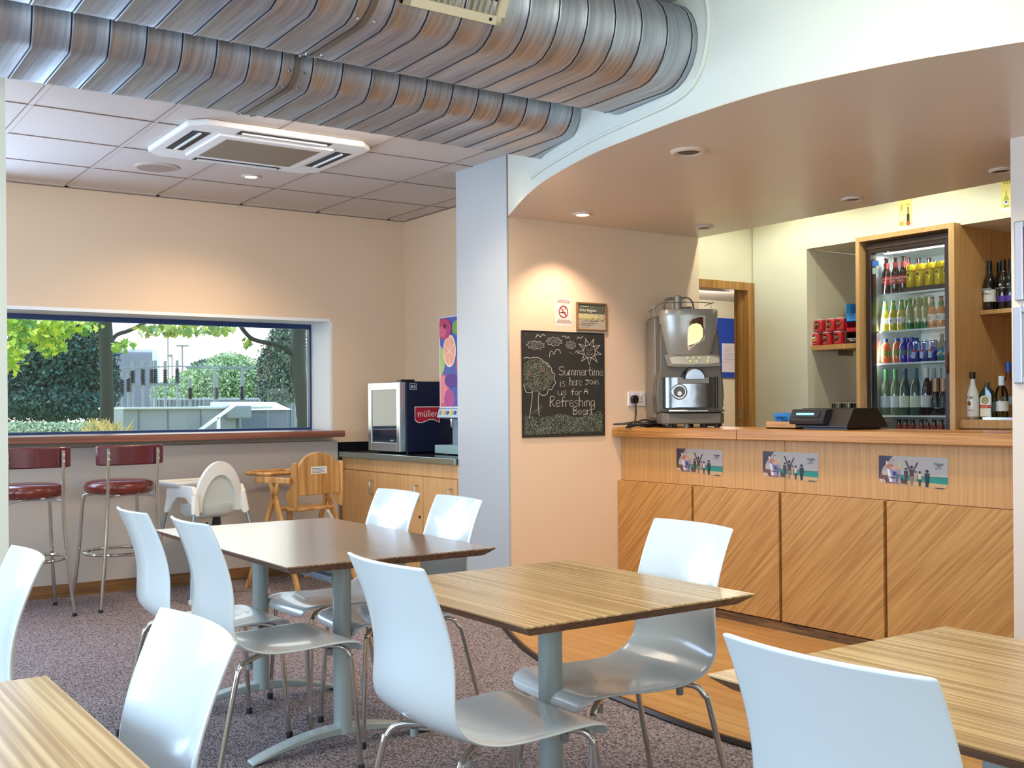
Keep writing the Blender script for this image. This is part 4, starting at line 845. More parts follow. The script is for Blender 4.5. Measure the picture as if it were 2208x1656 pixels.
for i in range(9):
    a = 2*PI*i/9+.2; p1 = (776+62*math.cos(a-.33), 622+70*math.sin(a-.33)); p2 = (776+62*math.cos(a+.33), 622+70*math.sin(a+.33)); tp_ = (776+128*math.cos(a), 622+142*math.sin(a))
    st_([p1, tp_, p2], .0030, CH, False)
    for j in range(9):
        u = random.random()*.8; v = random.random(); ax_, ay_ = p1[0]+(p2[0]-p1[0])*v, p1[1]+(p2[1]-p1[1])*v; x, y = ax_+(tp_[0]-ax_)*u, ay_+(tp_[1]-ay_)*u; st_([(x, y), (x+(tp_[0]-ax_)*.15, y+(tp_[1]-ay_)*.15)], .002, '9A9690', False)
st_([(776+58*math.cos(2*PI*i/16), 622+66*math.sin(2*PI*i/16)) for i in range(17)], .003)
for ex in (758, 796): st_([(ex+9*math.cos(2*PI*i/8), 600+16*math.sin(2*PI*i/8)) for i in range(9)], .0026)
st_([(776, 610), (770, 630), (780, 634)], .0026); st_([(750, 640), (765, 660), (790, 660), (806, 640)], .0032)
sh2 = sh; sh = []
for _ in range(1500):
    a = random.uniform(0, 2*PI); r = math.sqrt(random.random()); x, y = 255+165*r*math.cos(a), 880+165*r*math.sin(a)
    if x > 128: st_([(x, y), (x+random.uniform(-7, 7), y-random.uniform(2, 8))], .0017, random.choice(['8A967E', '98A48C', 'AAB4A0', '78846F']), False)
for _ in range(2100):
    x = random.uniform(130, 905); top = 1290-(20 if x > 700 else 0)-18*math.sin(x/60.); y = random.uniform(top, 1478-(x-130)*.03); st_([(x, y), (x+random.uniform(-8, 8), y-random.uniform(2, 8))], .0018, random.choice(['86967E', '96A68E', 'AEBEA8', '74846E', '9CBAAA']), False)
for _ in range(14): x = random.uniform(190, 260); y = random.uniform(1200, 1290); st_([(x, y), (x+60, y-40)], .002, '6A6468', False)
scr = sh; sh = []
st_([(128, 712), (160, 700), (190, 708), (225, 698), (262, 700), (300, 716), (312, 740), (345, 752), (368, 785), (392, 800), (400, 840), (428, 870), (420, 910), (434, 950), (412, 985), (400, 1015), (362, 1022), (352, 1060), (320, 1080), (285, 1068), (272, 1042)], .0040)
st_([(210, 1040), (185, 1052), (150, 1045), (138, 1010), (124, 975)], .0040); st_([(209, 1042), (200, 1160), (176, 1308)], .0036); st_([(272, 1042), (264, 1150), (272, 1288)], .0036)
for cx, cy in ((240, 785), (294, 826), (182, 860), (345, 868), (262, 950)):
    st_([(cx+14*math.cos(2*PI*i/8), cy+14*math.sin(2*PI*i/8)) for i in range(9)], .002, 'D8A098'); st_([(cx, cy-14), (cx-2, cy-30)], .002, 'D8A098', False)
for cx, cy in ((160, 475), (895, 490), (150, 1450), (870, 1440)): st_([(cx+12*math.cos(2*PI*i/8), cy+12*math.sin(2*PI*i/8)) for i in range(9)], .002, '8A8A84')
art('chalk_shading', bb, bbM, scr, step=0.0, base=.0006, rough=.9); art('chalk_writing', bb, bbM, sh2+sh, step=0.0, base=.0011, rough=.9)
# no smoking notice
ns = root('smoking_notice', (4.213, 5.508, 1.755), 0, 'small white no-smoking notice above the blackboard', 'sign')
nM = fr((4.145, 5.5095, 1.757), '-y'); RED = 'B8282C'
R8 = [(.068+.034*math.cos(2*PI*i/28), .092+.036*math.sin(2*PI*i/28)) for i in range(29)]
art('sheet', ns, nM, [('r', 0, 0, .136, .178, 'F0DAD0'), ('l', [(.045, .086), (.078, .086)], .006, '2A1E1E'), ('l', [(.078, .100), (.086, .112), (.080, .120)], .003, '3A2E2E'), ('l', [(.070, .112), (.064, .100)], .003, '3A2E2E'), ('l', [(.080, .086), (.086, .086)], .006, '8A4A3A'), ('l', R8, .006, RED), ('l', [(.044, .118), (.092, .066)], .006, RED)])
TX = mat('3A2A2A', .6)
for k, (s_, y) in enumerate((('It is against the law to', .162), ('smoke in these premises', .150), ('Failure to comply will', .036), ('result in a fine of up to £50', .024))): txt('lettering', ns, nM, s_, .0115, TX, .068, y, .004, 'CENTER', squash=.9)
# hygiene certificate
hg = root('hygiene_certificate', (4.435, 5.505, 1.735), 0, 'framed hygiene certificate hanging above the blackboard corner', 'framed certificate')
MB().box(4.312, 4.556, 5.492, 5.51, 1.735, 1.745).box(4.312, 4.556, 5.492, 5.51, 1.905, 1.915).box(4.312, 4.322, 5.492, 5.51, 1.745, 1.905).box(4.546, 4.556, 5.492, 5.51, 1.745, 1.905).build('frame', mat('8A6A48', .4, .2), hg, bevel=.002)
hM = fr((4.322, 5.503, 1.745), '-y')
art('certificate', hg, hM, [('r', 0, 0, .224, .160, 'B0A898'), ('r', 0, .100, .224, .160, '5C6250'), ('r', .10, .140, .224, .160, '6E7462')]+[('e', .026+.042*i, .076, .019, .019, 'D8CE70' if i < 4 else 'C4BEAE') for i in range(5)]+[('e', .026+.042*i, .076, .015, .015, 'BEB68C') for i in range(5)]+[('l', [(.026+.042*i-.008, .076), (.026+.042*i, .070), (.026+.042*i+.009, .084)], .003, 'E4DC80') for i in range(4)]+[('r', .02, .048-.012*i, .16-.03*i, .051-.012*i, '4A463E') for i in range(3)])
txt('lettering', hg, hM, 'H for Hygiene', .024, mat('D8DCD0', .5), .012, .112, .006); txt('lettering', hg, hM, 'Food Standards', .012, mat('C8CCC0', .5), .012, .142, .006)

# ================================================================ frames on the right-hand wall
for z0, z1, yl, c_, l in ((1.694, 2.042, 2.692, 'A01848', 'silver snap frame with crimson poster, the upper one at the right edge'), (1.334, 1.674, 2.700, 'E6E2E6', 'silver snap frame with pale poster, the lower one at the right edge')):
    f = root('poster_frame', (4.548, yl-.22, z0), 0, l, 'picture frame', 'snap frames on the right-hand wall')
    t = .042; y2 = yl-.46
    MB().box(4.530, 4.549, yl-t, yl, z0, z1).box(4.530, 4.549, y2, y2+t, z0, z1).box(4.530, 4.549, y2+t, yl-t, z1-t*.8, z1).box(4.530, 4.549, y2+t, yl-t, z0, z0+t*.8).build('frame', mat('B8BCC6', .3, .7), f, bevel=.006)
    B(4.544, 4.548, y2+t, yl-t, z0+t*.8, z1-t*.8).build('poster', mat(c_, .4), f)

# ================================================================ till and snacks on the bar
tl = root('till', (4.98, 3.98, ZB), 0, 'black till with glowing customer display on the bar', 'till')
TB = mat('17171B', .35)
m = MB(); m.prism([(4.80, ZB+.012), (4.80, ZB+.022), (4.86, ZB+.118), (5.06, ZB+.118), (5.16, ZB+.012)], 3.80, 4.155, 'y'); m.build('body', TB, tl, bevel=.004)
m = MB(); m.prism([(4.775, ZB+.030), (4.770, ZB+.050), (4.800, ZB+.112), (4.86, ZB+.115), (4.86, ZB+.025)], 3.935, 4.175, 'y'); dp = m.build('display_housing', mat('22222A', .3), tl, bevel=.006)
dM = Matrix.Translation((4.7835, 4.12, ZB+.085)) @ fr((0, 0, 0), '-x').to_3x3().to_4x4() @ Matrix.Rotation(-.46, 4, 'X')
art('screen', dp, dM, [('r', -.02, -.018, .15, .018, '0C1018')], step=.001)
txt('display_digits', dp, dM, '8888888888888', .019, mat('7FE0FF', .4, emit='7FE8FF', es=2.5), -.008, -.006, .003)
B(4.84, 5.12, 3.83, 4.13, ZB, ZB+.012).build('base', BLACK, tl)
sb = root('snack_tray', (4.98, 4.32, ZB), 0, 'open wooden tray of snack bars beside the till', 'tray')
TW = grain('9A6C34', 'C2924E', (40, 3, 40))
MB().box(4.86, 5.10, 4.20, 4.42, ZB, ZB+.008).box(4.86, 4.87, 4.20, 4.42, ZB, ZB+.042).box(5.09, 5.10, 4.20, 4.42, ZB, ZB+.042).box(4.87, 5.09, 4.20, 4.21, ZB, ZB+.042).box(4.87, 5.09, 4.41, 4.42, ZB, ZB+.042).build('box', TW, sb)
for i in range(5):
    M = Matrix.Translation((4.90+.034*i, 4.31, ZB+.062)) @ Matrix.Rotation(-.55, 4, 'Y') @ Matrix.Rotation(.1*(i % 2), 4, 'X')
    m = MB(); rg = []
    for y, h in ((-.085, .001), (-.078, .006), (0, .010), (.078, .006), (.085, .001)): rg.append([Vector((-h*.6, y, -.032)), Vector((h, y, 0)), Vector((-h*.6, y, .034)), Vector((-h, y, 0))])
    pk = m.loft(rg).build('snack_bar', mat('4FA0E0' if i else '3E94D8', .25), None, world=False, smooth=True); pk.matrix_basis = M
    tag(pk, 'blue-wrapped snack bar in the wooden tray, %s from the front' % ['first', 'second', 'third', 'fourth', 'fifth'][i], 'snack bar', 'blue-wrapped bars in the wooden tray')
    if i == 0: txt('lettering', pk, M @ Matrix.Translation((-.009, .06, .002)) @ fr((0, 0, 0), '-x'), "NOBBY'S", .020, mat('12204A', .4)); txt('lettering', pk, M @ Matrix.Translation((-.009, .03, -.016)) @ fr((0, 0, 0), '-x'), "NUTS", .017, mat('12204A', .4))

# ================================================================ back bar: shelves, fridge surround
XB = 6.05
fs = root('fridge_housing', (6.35, 4.30, 0), 0, 'beech housing built round the tall drinks fridge', 'cabinet')
B(5.98, 6.66, 4.625, 4.655, 0, 2.345).build('side_panel', BEECH, fs); B(5.98, 6.66, 3.935, 3.972, 0, 2.345).build('side_panel', BEECH, fs); B(5.98, 6.66, 3.972, 4.625, 2.315, 2.345).build('top_panel', BEECH, fs)
bc = root('back_counter', (6.3, 3.4, 0), 0, 'beech back counter under the spirits to the right of the fridge', 'counter')
B(6.02, 6.66, 2.3, 3.935, 1.10, 1.152).build('top', OAKV, bc, bevel=.003); B(6.06, 6.66, 2.3, 3.935, 0, 1.10).build('carcass', BEECH, bc)
bl = root('glass_counter', (6.3, 4.9, 0), 0, 'low back counter carrying glasses to the left of the fridge', 'counter')
B(6.06, 6.66, 4.66, 5.12, 1.09, 1.12).build('top', OAKV, bl); B(6.08, 6.66, 4.66, 5.12, 0, 1.09).build('carcass', BEECH, bl)
s1 = root('crisp_shelf', (6.25, 4.88, 1.63), 0, 'beech shelf holding the red crisp tubs', 'shelf')
B(6.09, 6.42, 4.66, 5.115, 1.628, 1.662).build('board', OAKV, s1, bevel=.002)
for y in (4.98, 4.78): B(6.20, 6.36, y-.004, y+.004, 1.59, 1.628).build('bracket', mat('8A867C', .4, .7), s1)
s2_ = root('wine_shelf', (6.45, 3.2, 1.80), 0, 'beech shelf holding the red wine at the right', 'shelf')
B(6.24, 6.655, 2.3, 3.932, 1.797, 1.824).build('board', OAKV, s2_, bevel=.002)
wl_ = root('wood_lining', (6.64, 3.1, 0), 0, 'wood-grained back panel behind the spirits and wine', 'panel')
B(6.645, 6.66, 2.3, 3.932, 1.152, 2.335).build('panel', OAKV, wl_)
pp = root('water_pipe', (6.5, 4.70, 1.3), 0, 'thin copper pipes running down beside the fridge housing', 'pipe')
for y, z0 in ((4.695, 1.30), (4.715, 1.30)):
    MB().tube([(6.55, y, z0), (6.55, y, 2.33)], .007, 8).build('pipe', mat('8A6A50', .4, .6), pp, smooth=True)
for z in (1.32, 1.40, 1.47, 1.53): MB().lathe([(.013, -.01), (.013, .01)], (6.54, 4.70, z), 10).build('fitting', mat('5A4638', .4, .7), pp, smooth=True)
for yl, z1, w, l, k in ((4.374, 2.565, .10, 'yellow bottle price poster over the fridge', 0), (3.669, 2.56, .12, 'yellow cider poster half hidden by the right-hand wall', 1)):
    z0 = 2.357 if not k else 2.367
    p = root('drinks_poster', (6.05, yl-w/2, z0), 0, l, 'poster', 'yellow drinks posters over the back bar'); M = fr((6.049, yl, z0), '-x'); h = z1-z0
    if k == 0: art('sheet', p, M, [('r', 0, 0, w, h, 'EEE9CC'), ('r', 0, .03, w, h, 'EADF90'), ('r', .014, .04, .036, .125, 'F0D8B0'), ('r', .020, .125, .030, .165, 'D89A6A'), ('r', .014, .06, .036, .09, 'F6F0E4'), ('e', .026, .045, .016, .016, 'E8A050'), ('r', .064, .04, .084, .10, '3A2420'), ('r', .070, .10, .078, .145, '5A342C'), ('e', .074, .04, .014, .014, 'D04438'), ('l', [(.06, .16), (.09, .163)], .004, 'C8A850')])
    else:
        art('sheet', p, M, [('r', 0, 0, w, h, 'F4F0DC'), ('r', 0, .03, w, h, 'F0DC80'), ('e', .085, .150, .024, .022, 'D03C2C'), ('p', [(.016, .03), (.048, .03), (.048, .08), (.036, .10), (.036, .125), (.028, .125), (.028, .10), (.016, .08)], 'A8B030'), ('p', [(.06, .03), (.10, .03), (.10, .09), (.088, .11), (.086, .135), (.076, .135), (.074, .11), (.06, .09)], 'D8842C'), ('r', .018, .045, .047, .068, 'E8E4EC'), ('r', .062, .045, .098, .070, 'F0E4EC'), ('e', .032, .06, .009, .006, '5A4A5A'), ('e', .080, .062, .009, .006, '5A4A5A')])
        txt('lettering', p, M, 'CIDERS', .026, mat('8A7A30', .5), .012, .168, .003)
# ================================================================ drinks fridge
FX = 6.02
fz = root('drinks_fridge', (6.33, 4.30, 0), 0, 'tall glass-door drinks fridge with brown frame and lit interior', 'fridge')
BR = mat('3A2C26', .3, .2)
ins = mat('D8DEDC', .4)
MB().box(6.10, 6.62, 4.60, 4.612, .2, 2.27).box(6.10, 6.62, 3.985, 3.997, .2, 2.27).box(6.60, 6.62, 3.997, 4.60, .2, 2.27).box(6.10, 6.60, 3.997, 4.60, 2.25, 2.27).box(6.10, 6.60, 3.997, 4.60, .2, .22).build('liner', ins, fz)
B(6.06, 6.62, 3.984, 4.613, 0, .2).build('plinth', BR, fz)
MB().box(6.03, 6.09, 4.575, 4.612, .2, 2.30).box(6.03, 6.09, 3.984, 4.035, .2, 2.30).box(6.03, 6.09, 4.035, 4.575, 2.235, 2.30).box(6.03, 6.09, 4.035, 4.575, .2, .26).build('door_frame', BR, fz, bevel=.004)
B(6.045, 6.051, 4.035, 4.575, .26, 2.235).build('door_glass', glassmat((.93, .97, .96)), fz)
B(6.025, 6.06, 3.99, 4.61, 2.262, 2.285).build('top_grip', mat('5A4A40', .3, .4), fz, bevel=.004)
m = MB(); rg = []
for i in range(9): a = PI*i/8; rg.append([Vector((6.03-.028*math.sin(a)*max(0, math.cos(b)) , 4.012+.017*math.sin(a)*math.sin(b), 1.50+.07*math.cos(a))) for b in [2*PI*j/12 for j in range(12)]])
m.loft(rg).build('handle', mat('5A3A30', .3), fz, smooth=True)
art('energy_label', fz, fr((6.0295, 4.560, 2.10), '-x'), [('r', 0, .05, .048, .085, '2A6AB8'), ('r', 0, 0, .04, .04, '8FA8A0')])
SZS = [1.972, 1.731, 1.520, 1.178, .912]
for z in SZS:
    s_ = root('x', (0, 0, 0)); bpy.data.objects.remove(s_)
    m = MB().box(6.112, 6.120, 4.0, 4.595, z-.012, z-.001).box(6.585, 6.59, 4.0, 4.595, z-.008, z-.001)
    for i in range(26): m.box(6.12, 6.585, 4.008+i*.0228, 4.011+i*.0228, z-.004, z-.001)
    m.build('wire_shelf', mat('E6E8E8', .35), fz)
B(6.13, 6.17, 4.05, 4.55, 2.238, 2.249).build('lamp', mat('FFFFFF', .4, emit='FFFFFF', es=5), fz)
lamp('fridge_lamp_top', 'AREA', (6.16, 4.30, 2.235), 2.6, (.93, .98, 1.0), to=(6.3, 4.30, 1.0), size=.5, sizey=.05)
lamp('fridge_lamp_side', 'AREA', (6.12, 4.585, 1.65), 3.6, (.90, .97, 1.0), to=(6.35, 4.2, 1.6), size=.04, sizey=1.2)
# ---- drink containers: one of each kind, then copies
def bottle(name, prof, m_, label=None, cap=None, neck=None, liquid=None):
    """prof: body profile; label/cap/neck: (z0,z1,r,material)"""
    rt = root(name, (0, 0, 0), 0, 'x', 'bottle')
    MB().lathe(prof, (0, 0, 0), 16).build('body', m_, rt, world=False, smooth=True)
    for nm, q in (('label', label), ('cap', cap), ('neck_label', neck)):
        if q: MB().lathe([(q[2], q[0]), (q[2], q[1])], (0, 0, 0), 16, cap=(nm == 'cap')).build(nm, q[3], rt, world=False, smooth=True)
    return rt
def P_(r, h, sh_, nr, nh=None): return [(r*.9, 0), (r, .008), (r, sh_), (r*.85, sh_+(h-sh_)*.18), (nr*1.25, sh_+(h-sh_)*.42), (nr, sh_+(h-sh_)*.55), (nr, h)]
gl = lambda c, r=.08: mat(c, r, coat=.6)
ale = bottle('beer_bottle', P_(.031, .235, .13, .0125), gl('2A120C'), (.062, .115, .0318, mat('B8322C', .5)), (.228, .237, .0145, mat('3A1414', .3, .6)), (.165, .205, .018, mat('A83A34', .5)))
can = bottle('drink_can', [(.026, 0), (.0305, .006), (.0305, .135), (.026, .146)], mat('E4C21C', .25, .3), (.10, .108, .0309, mat('8A6A10', .4)), (.146, .148, .026, mat('C8C8C8', .2, .9)))
juicey = bottle('juice_bottle', P_(.029, .195, .10, .0125), gl('BFA93A'), (.045, .085, .0296, mat('E8E4D8', .4)), (.187, .197, .0140, mat('3E8A48', .3)), (.135, .165, .0175, mat('6FA84C', .5)))
juiceo = bottle('juice_bottle', P_(.029, .195, .10, .0125), gl('C07A3C'), (.045, .085, .0296, mat('E8E4D8', .4)), (.187, .197, .0140, mat('6A4A30', .3)), (.135, .165, .0175, mat('5E8A4C', .5)))
green = bottle('sparkling_bottle', P_(.030, .200, .12, .0135), gl('2E7A38'), (.022, .034, .0306, mat('1E5A28', .4)), (.190, .202, .0150, mat('2E8A44', .3)))
sqo = bottle('squash_bottle', [(.026, 0), (.031, .008), (.031, .05), (.027, .07), (.031, .10), (.024, .125), (.014, .135), (.014, .15)], mat('D8682C', .15, coat=.4), (.045, .082, .0313, mat('8A8A3C', .5)), (.140, .160, .0150, mat('2C4AA0', .3)))
sqp = bottle('squash_bottle', [(.026, 0), (.031, .008), (.031, .05), (.027, .07), (.031, .10), (.024, .125), (.014, .135), (.014, .15)], mat('4A2C9A', .15, coat=.4), (.045, .082, .0313, mat('5A6A7A', .5)), (.140, .160, .0150, mat('3040B8', .3)))
ene = bottle('energy_drink_can', [(.022, 0), (.0265, .006), (.0265, .122), (.022, .132)], mat('2A3C9A', .25, .5), (.070, .125, .0268, mat('C4CCE0', .25, .6)), (.132, .134, .022, mat('C8C8C8', .2, .9)))
lem = bottle('mixer_bottle', P_(.028, .170, .095, .0125), gl('3A6A64'), (.03, .075, .0286, mat('2C7AB8', .4)), (.162, .172, .014, mat('4A5A50', .3)))
wineg = lambda nm, glc, lab, cap: bottle(nm, P_(.036, .300, .17, .0145), gl(glc), (.050, .125, .0367, mat(lab, .6)), (.232, .302, .0155, mat(cap, .35)))
wr = wineg('wine_bottle', '16140E', 'E8E4DC', '14120F'); ww = wineg('wine_bottle', '6E7A60', 'C8CCD0', '5AA060'); wp = wineg('wine_bottle', '4A5A50', 'D8D6C0', '2E5A6A'); wr2 = wineg('wine_bottle', '3A1A22', 'D0CCC4', 'D8D4CE')
mini = bottle('sparkling_wine_bottle', P_(.033, .230, .10, .014), gl('101410'), (.045, .085, .0336, mat('2C2A2A', .4)), (.145, .232, .0195, mat('C08A68', .4, .3)))
protos = [ale, can, juicey, juiceo, green, sqo, sqp, ene, lem, ww, wp, wr2, mini, wr]
used = set()
ORD = ['first', 'second', 'third', 'fourth', 'fifth', 'sixth', 'seventh', 'eighth']
def put(proto, x, y, z, label, group=None, rz=0, cat=None):
    if id(proto) not in used: used.add(id(proto)); o = proto
    else: o = copy_tree(proto)
    o.matrix_basis = Matrix.Translation((x, y, z)) @ Matrix.Rotation(rz, 4, 'Z'); o['label'] = label
    if group: o['group'] = group
    if cat: o['category'] = cat
    return o
def fy(cx, x): return atx(1850+cx*.2536, 760, x).y     # fridge front, from left to right
def row(proto, xs, z, what, cat, group, rows=1, x0=6.16, pitch=.066, z_off=0):
    out = []
    for r in range(rows):
        for i, cx in enumerate(xs):
            lab = '%s, %s from the left%s' % (what, ORD[i], '' if r == 0 else ', second row back')
            out.append(put(proto, x0+r*pitch, fy(cx, x0), z+z_off, lab, group, 0, cat))
    return out
Z1, Z2, Z3, Z4, Z5 = [z+.0005 for z in SZS]
TW_ = mat('F2E6E0', .5)
L_ = row(ale, [248, 322, 392], Z1, 'red-labelled beer bottle on the top fridge shelf', 'bottle', 'red-labelled beers in the fridge')
for o in L_: txt('lettering', o, wm(o) @ fr((-.033, .026, .092), '-x'), 'LONDON', .0165, TW_, 0, 0, 0); txt('lettering', o, wm(o) @ fr((-.033, .022, .074), '-x'), 'PRIDE', .0165, TW_, 0, 0, 0)
for i, cx in enumerate((434, 474, 515)): put(ale, 6.26+.06*i, fy(cx, 6.26), Z1, 'beer bottle neck showing behind the yellow cans, %s from the left' % ORD[i], 'beers behind the yellow cans', 0, 'bottle')
L_ = row(can, [456, 536, 618, 698, 768], Z1, 'yellow can on the top fridge shelf', 'can', 'yellow cans in the fridge', z_off=.028)
for o in L_: art('emblem', o, wm(o) @ fr((-.0315, 0, .08), '-x'), [('e', 0, 0, .015, .024, '9A7E10'), ('e', 0, 0, .012, .020, 'F0D040'), ('p', [(-.009, -.008), (.009, -.008), (.006, .010), (-.006, .010)], '3A2E10')])
ct = tag(B(6.13, 6.30, fy(800, 6.16), fy(418, 6.16), Z1, Z1+.0275).build('can_tray', mat('2A2622', .5)), 'dark cardboard tray under the yellow cans', 'tray')
L_ = row(juicey, [232, 302, 372], Z2, 'yellow juice bottle on the second fridge shelf', 'bottle', 'yellow juice bottles')
L2 = row(juiceo, [634, 712, 780], Z2, 'orange juice bottle on the second fridge shelf', 'bottle', 'orange juice bottles')
for o in L_+L2: txt('lettering', o, wm(o) @ fr((-.0305, .020, .052), '-x'), 'J2O', .030, mat('1A2030', .4), 0, 0, 0, squash=.7)
L_ = row(green, [447, 520, 578], Z2, 'green sparkling bottle on the second fridge shelf', 'bottle', 'green sparkling bottles')
for o in L_: t_ = txt('lettering', o, wm(o) @ Matrix.Translation((-.0315, -.008, .045)) @ fr((0, 0, 0), '-x') @ Matrix.Rotation(PI/2, 4, 'Z'), 'Appletiser', .024, mat('E8F0E0', .4))
for i, cx in enumerate((412, 485, 550)): put(green, 6.24, fy(cx, 6.24), Z2, 'green sparkling bottle in the row behind, %s from the left' % ORD[i], 'green sparkling bottles behind', 0, 'bottle')
row(sqo, [238, 335], Z3, 'orange squash bottle on the third fridge shelf', 'bottle', 'orange squash bottles')
row(sqp, [392, 460], Z3, 'purple squash bottle on the third fridge shelf', 'bottle', 'purple squash bottles')
for i, cx in enumerate((428, 497)): put(sqp, 6.23, fy(cx, 6.23), Z3, 'purple squash bottle behind the front pair, %s one' % ('left' if i == 0 else 'right'), 'purple squash bottles behind', 0, 'bottle')
L_ = row(ene, [503, 572, 644], Z3, 'blue and silver energy drink can on the third fridge shelf', 'can', 'energy drink cans')
for o in L_: art('emblem', o, wm(o) @ fr((-.0272, 0, .066), '-x'), [('p', [(-.022, -.045), (.004, -.045), (.004, .0), (-.022, .0)], 'B8C2DA'), ('p', [(.0, .005), (.022, .005), (.022, .052), (.0, .052)], '26389A'), ('e', -.006, .002, .011, .007, 'C8242C'), ('e', .007, .002, .008, .006, 'C8242C')])
L_ = row(lem, [715, 765], Z3, 'dark green mixer bottle on the third fridge shelf', 'bottle', 'mixer bottles')
for o in L_: art('emblem', o, wm(o) @ fr((-.0292, 0, .05), '-x'), [('p', [(-.018, -.014), (.018, .004), (.018, .014), (-.018, -.002)], 'E0C840')])
put(ww, 6.17, fy(236, 6.17), Z4, 'white wine with pale label and green cap, far left of its fridge shelf', None, 0, 'bottle')
put(ww, 6.19, fy(316, 6.19), Z4, 'pale wine bottle standing second from the left on the wine shelf of the fridge', None, .6, 'bottle')
put(wp, 6.17, fy(398, 6.17), Z4, 'wine bottle with cream label and blue cap inside the fridge', None, 0, 'bottle')
put(wp, 6.17, fy(490, 6.17), Z4, 'dark-capped wine bottle in the middle of the fridge wine shelf', None, 0, 'bottle')
put(wr2, 6.17, fy(582, 6.17), Z4, 'dark rose wine bottle with white cap beside the foil-topped small bottles', None, 0, 'bottle')
for i, cx in enumerate((640, 690)): put(wr2, 6.27, fy(cx, 6.27), Z4, 'white-capped wine bottle behind the foil-topped ones, %s one' % ('left' if i == 0 else 'right'), 'white-capped wines behind', 0, 'bottle')
for i, cx in enumerate((660, 725)): put(mini, 6.15, fy(cx, 6.15), Z4, 'small sparkling wine with copper foil, %s one' % ('left' if i == 0 else 'right'), 'copper-foiled small wines', 0, 'bottle')
for i, cx in enumerate((345, 400, 462, 535, 590, 645, 705)): put(ale, 6.15, fy(cx, 6.15), Z5, 'bottle whose cap just shows on the lowest visible fridge shelf, %s from the left' % ORD[i], 'bottles on the lowest visible fridge shelf', 0, 'bottle')
# ---- wine on the right-hand shelf, spirits below
def cx6(cx): return 1720+cx*.3382
L_ = [put(wr, 6.285, 3.893, 1.8245, 'red wine bottle with large white label on the wall shelf', None, 0, 'bottle'),
      put(wr, 6.385, 3.888, 1.8245, 'dark wine bottle standing behind the white-labelled one on the wall shelf', None, 2.5, 'bottle')]
txt('lettering', L_[0], wm(L_[0]) @ fr((-.038, .030, .095), '-x'), 'ARGENTO', .013, BLACK, 0, 0, 0); art('ornament', L_[0], wm(L_[0]) @ fr((-.0372, 0, .128), '-x'), [('r', -.034, -.006, .034, .006, '8A8A8A')])
wn_ = bottle('wine_bottle', P_(.036, .300, .17, .0145), gl('0E0E10'), (.045, .080, .0367, mat('4A2A8A', .5)), (.232, .302, .0155, mat('0E0E10', .3)))
for i, (cx, x) in enumerate(((1312, 6.30), (1362, 6.31))):
    o = put(wn_, x, atx(cx6(cx), 620, x).y, 1.8245, ('black wine bottle with purple label on the wall shelf' if i == 0 else 'black wine bottle cut off by the right-hand wall'), None, 0, 'bottle')
    txt('lettering', o, wm(o) @ fr((-.037, .030, .125), '-x'), 'VILLA NOIR', .011, mat('D8D8D8', .5), 0, 0, 0); art('crest', o, wm(o) @ fr((-.0372, 0, .148), '-x'), [('e', 0, 0, .008, .007, 'D8D8D8')])
def sy(cx, x): return atx(cx6(cx), 860, x).y
mb_ = bottle('rum_bottle', [(.036, 0), (.040, .01), (.041, .13), (.034, .165), (.020, .20), (.015, .215), (.015, .25)], mat('EDEAE4', .25, coat=.4), None, (.248, .290, .0165, mat('2A1814', .4)), (0.001, .018, .0408, mat('8A7A60', .3)))
o = put(mb_, 6.14, sy(1117, 6.14), 1.1525, 'white coconut rum bottle with palm tree mark beside the fridge', None, 0, 'bottle')
txt('lettering', o, wm(o) @ fr((-.0415, .030, .128), '-x'), 'MALIBU', .0185, mat('3A2A20', .5), 0, 0, 0, squash=.95)
art('palm_mark', o, wm(o) @ fr((-.042, 0, .098), '-x'), [('e', 0, 0, .015, .013, 'C89858'), ('e', .003, -.003, .010, .008, '8A4A20'), ('l', [(-.002, -.010), (.0, .012)], .003, '4A2A18'), ('l', [(-.012, .008), (0, .014), (.012, .008)], .003, '4A2A18')])
txt('lettering', o, wm(o) @ fr((-.0415, .022, .055), '-x'), 'CARIBBEAN RUM', .007, mat('8A7A6A', .5), 0, 0, 0)
jr = root('herb_liqueur_bottle', (0, 0, 0), 0, 'x', 'bottle')
pts = [(-.043, 0), (.043, 0), (.043, .15), (.030, .175), (.013, .19), (.013, .20), (-.013, .20), (-.013, .19), (-.030, .175), (-.043, .15)]
MB().prism([(a, b) for a, b in pts], -.022, .022, 'x').build('body', gl('14301C'), jr, world=False, bevel=.006, seg=3, smooth=True); MB().lathe([(.014, .198), (.014, .225)], (0, 0, 0), 14).build('cap', mat('2A4030', .4), jr, world=False, smooth=True)
o = put(jr, 6.16, sy(1209, 6.16), 1.1525, 'square green liqueur bottle with stag label and red band', None, 0, 'bottle')
art('label', o, wm(o) @ fr((-.0222, 0, 0), '-x'), [('p', [(-.034, .018), (.034, .018), (.034, .13), (.022, .145), (-.022, .145), (-.034, .13)], 'D8D2A8'), ('r', -.031, .021, .031, .125, 'E6E2CC'), ('r', -.036, .068, .036, .088, 'C83A2C'), ('e', 0, .115, .020, .020, '4A3A28'), ('e', 0, .115, .015, .016, 'C8B890'), ('l', [(-.008, .125), (0, .110), (.008, .125)], .003, '4A3A28')], step=.0004)
txt('lettering', o, wm(o) @ fr((-.0245, .026, .074), '-x'), 'Jägermeister', .010, mat('F0E0C0', .5), 0, 0, 0, squash=.9)
vk = bottle('spirit_bottle', [(.036, 0), (.039, .01), (.039, .15), (.030, .185), (.0155, .205), (.0155, .24)], glassmat((.82, .90, .82), .02), (.05, .11, .0395, mat('DCE0DE', .5)), (.205, .262, .0175, mat('D8E4EC', .4)))
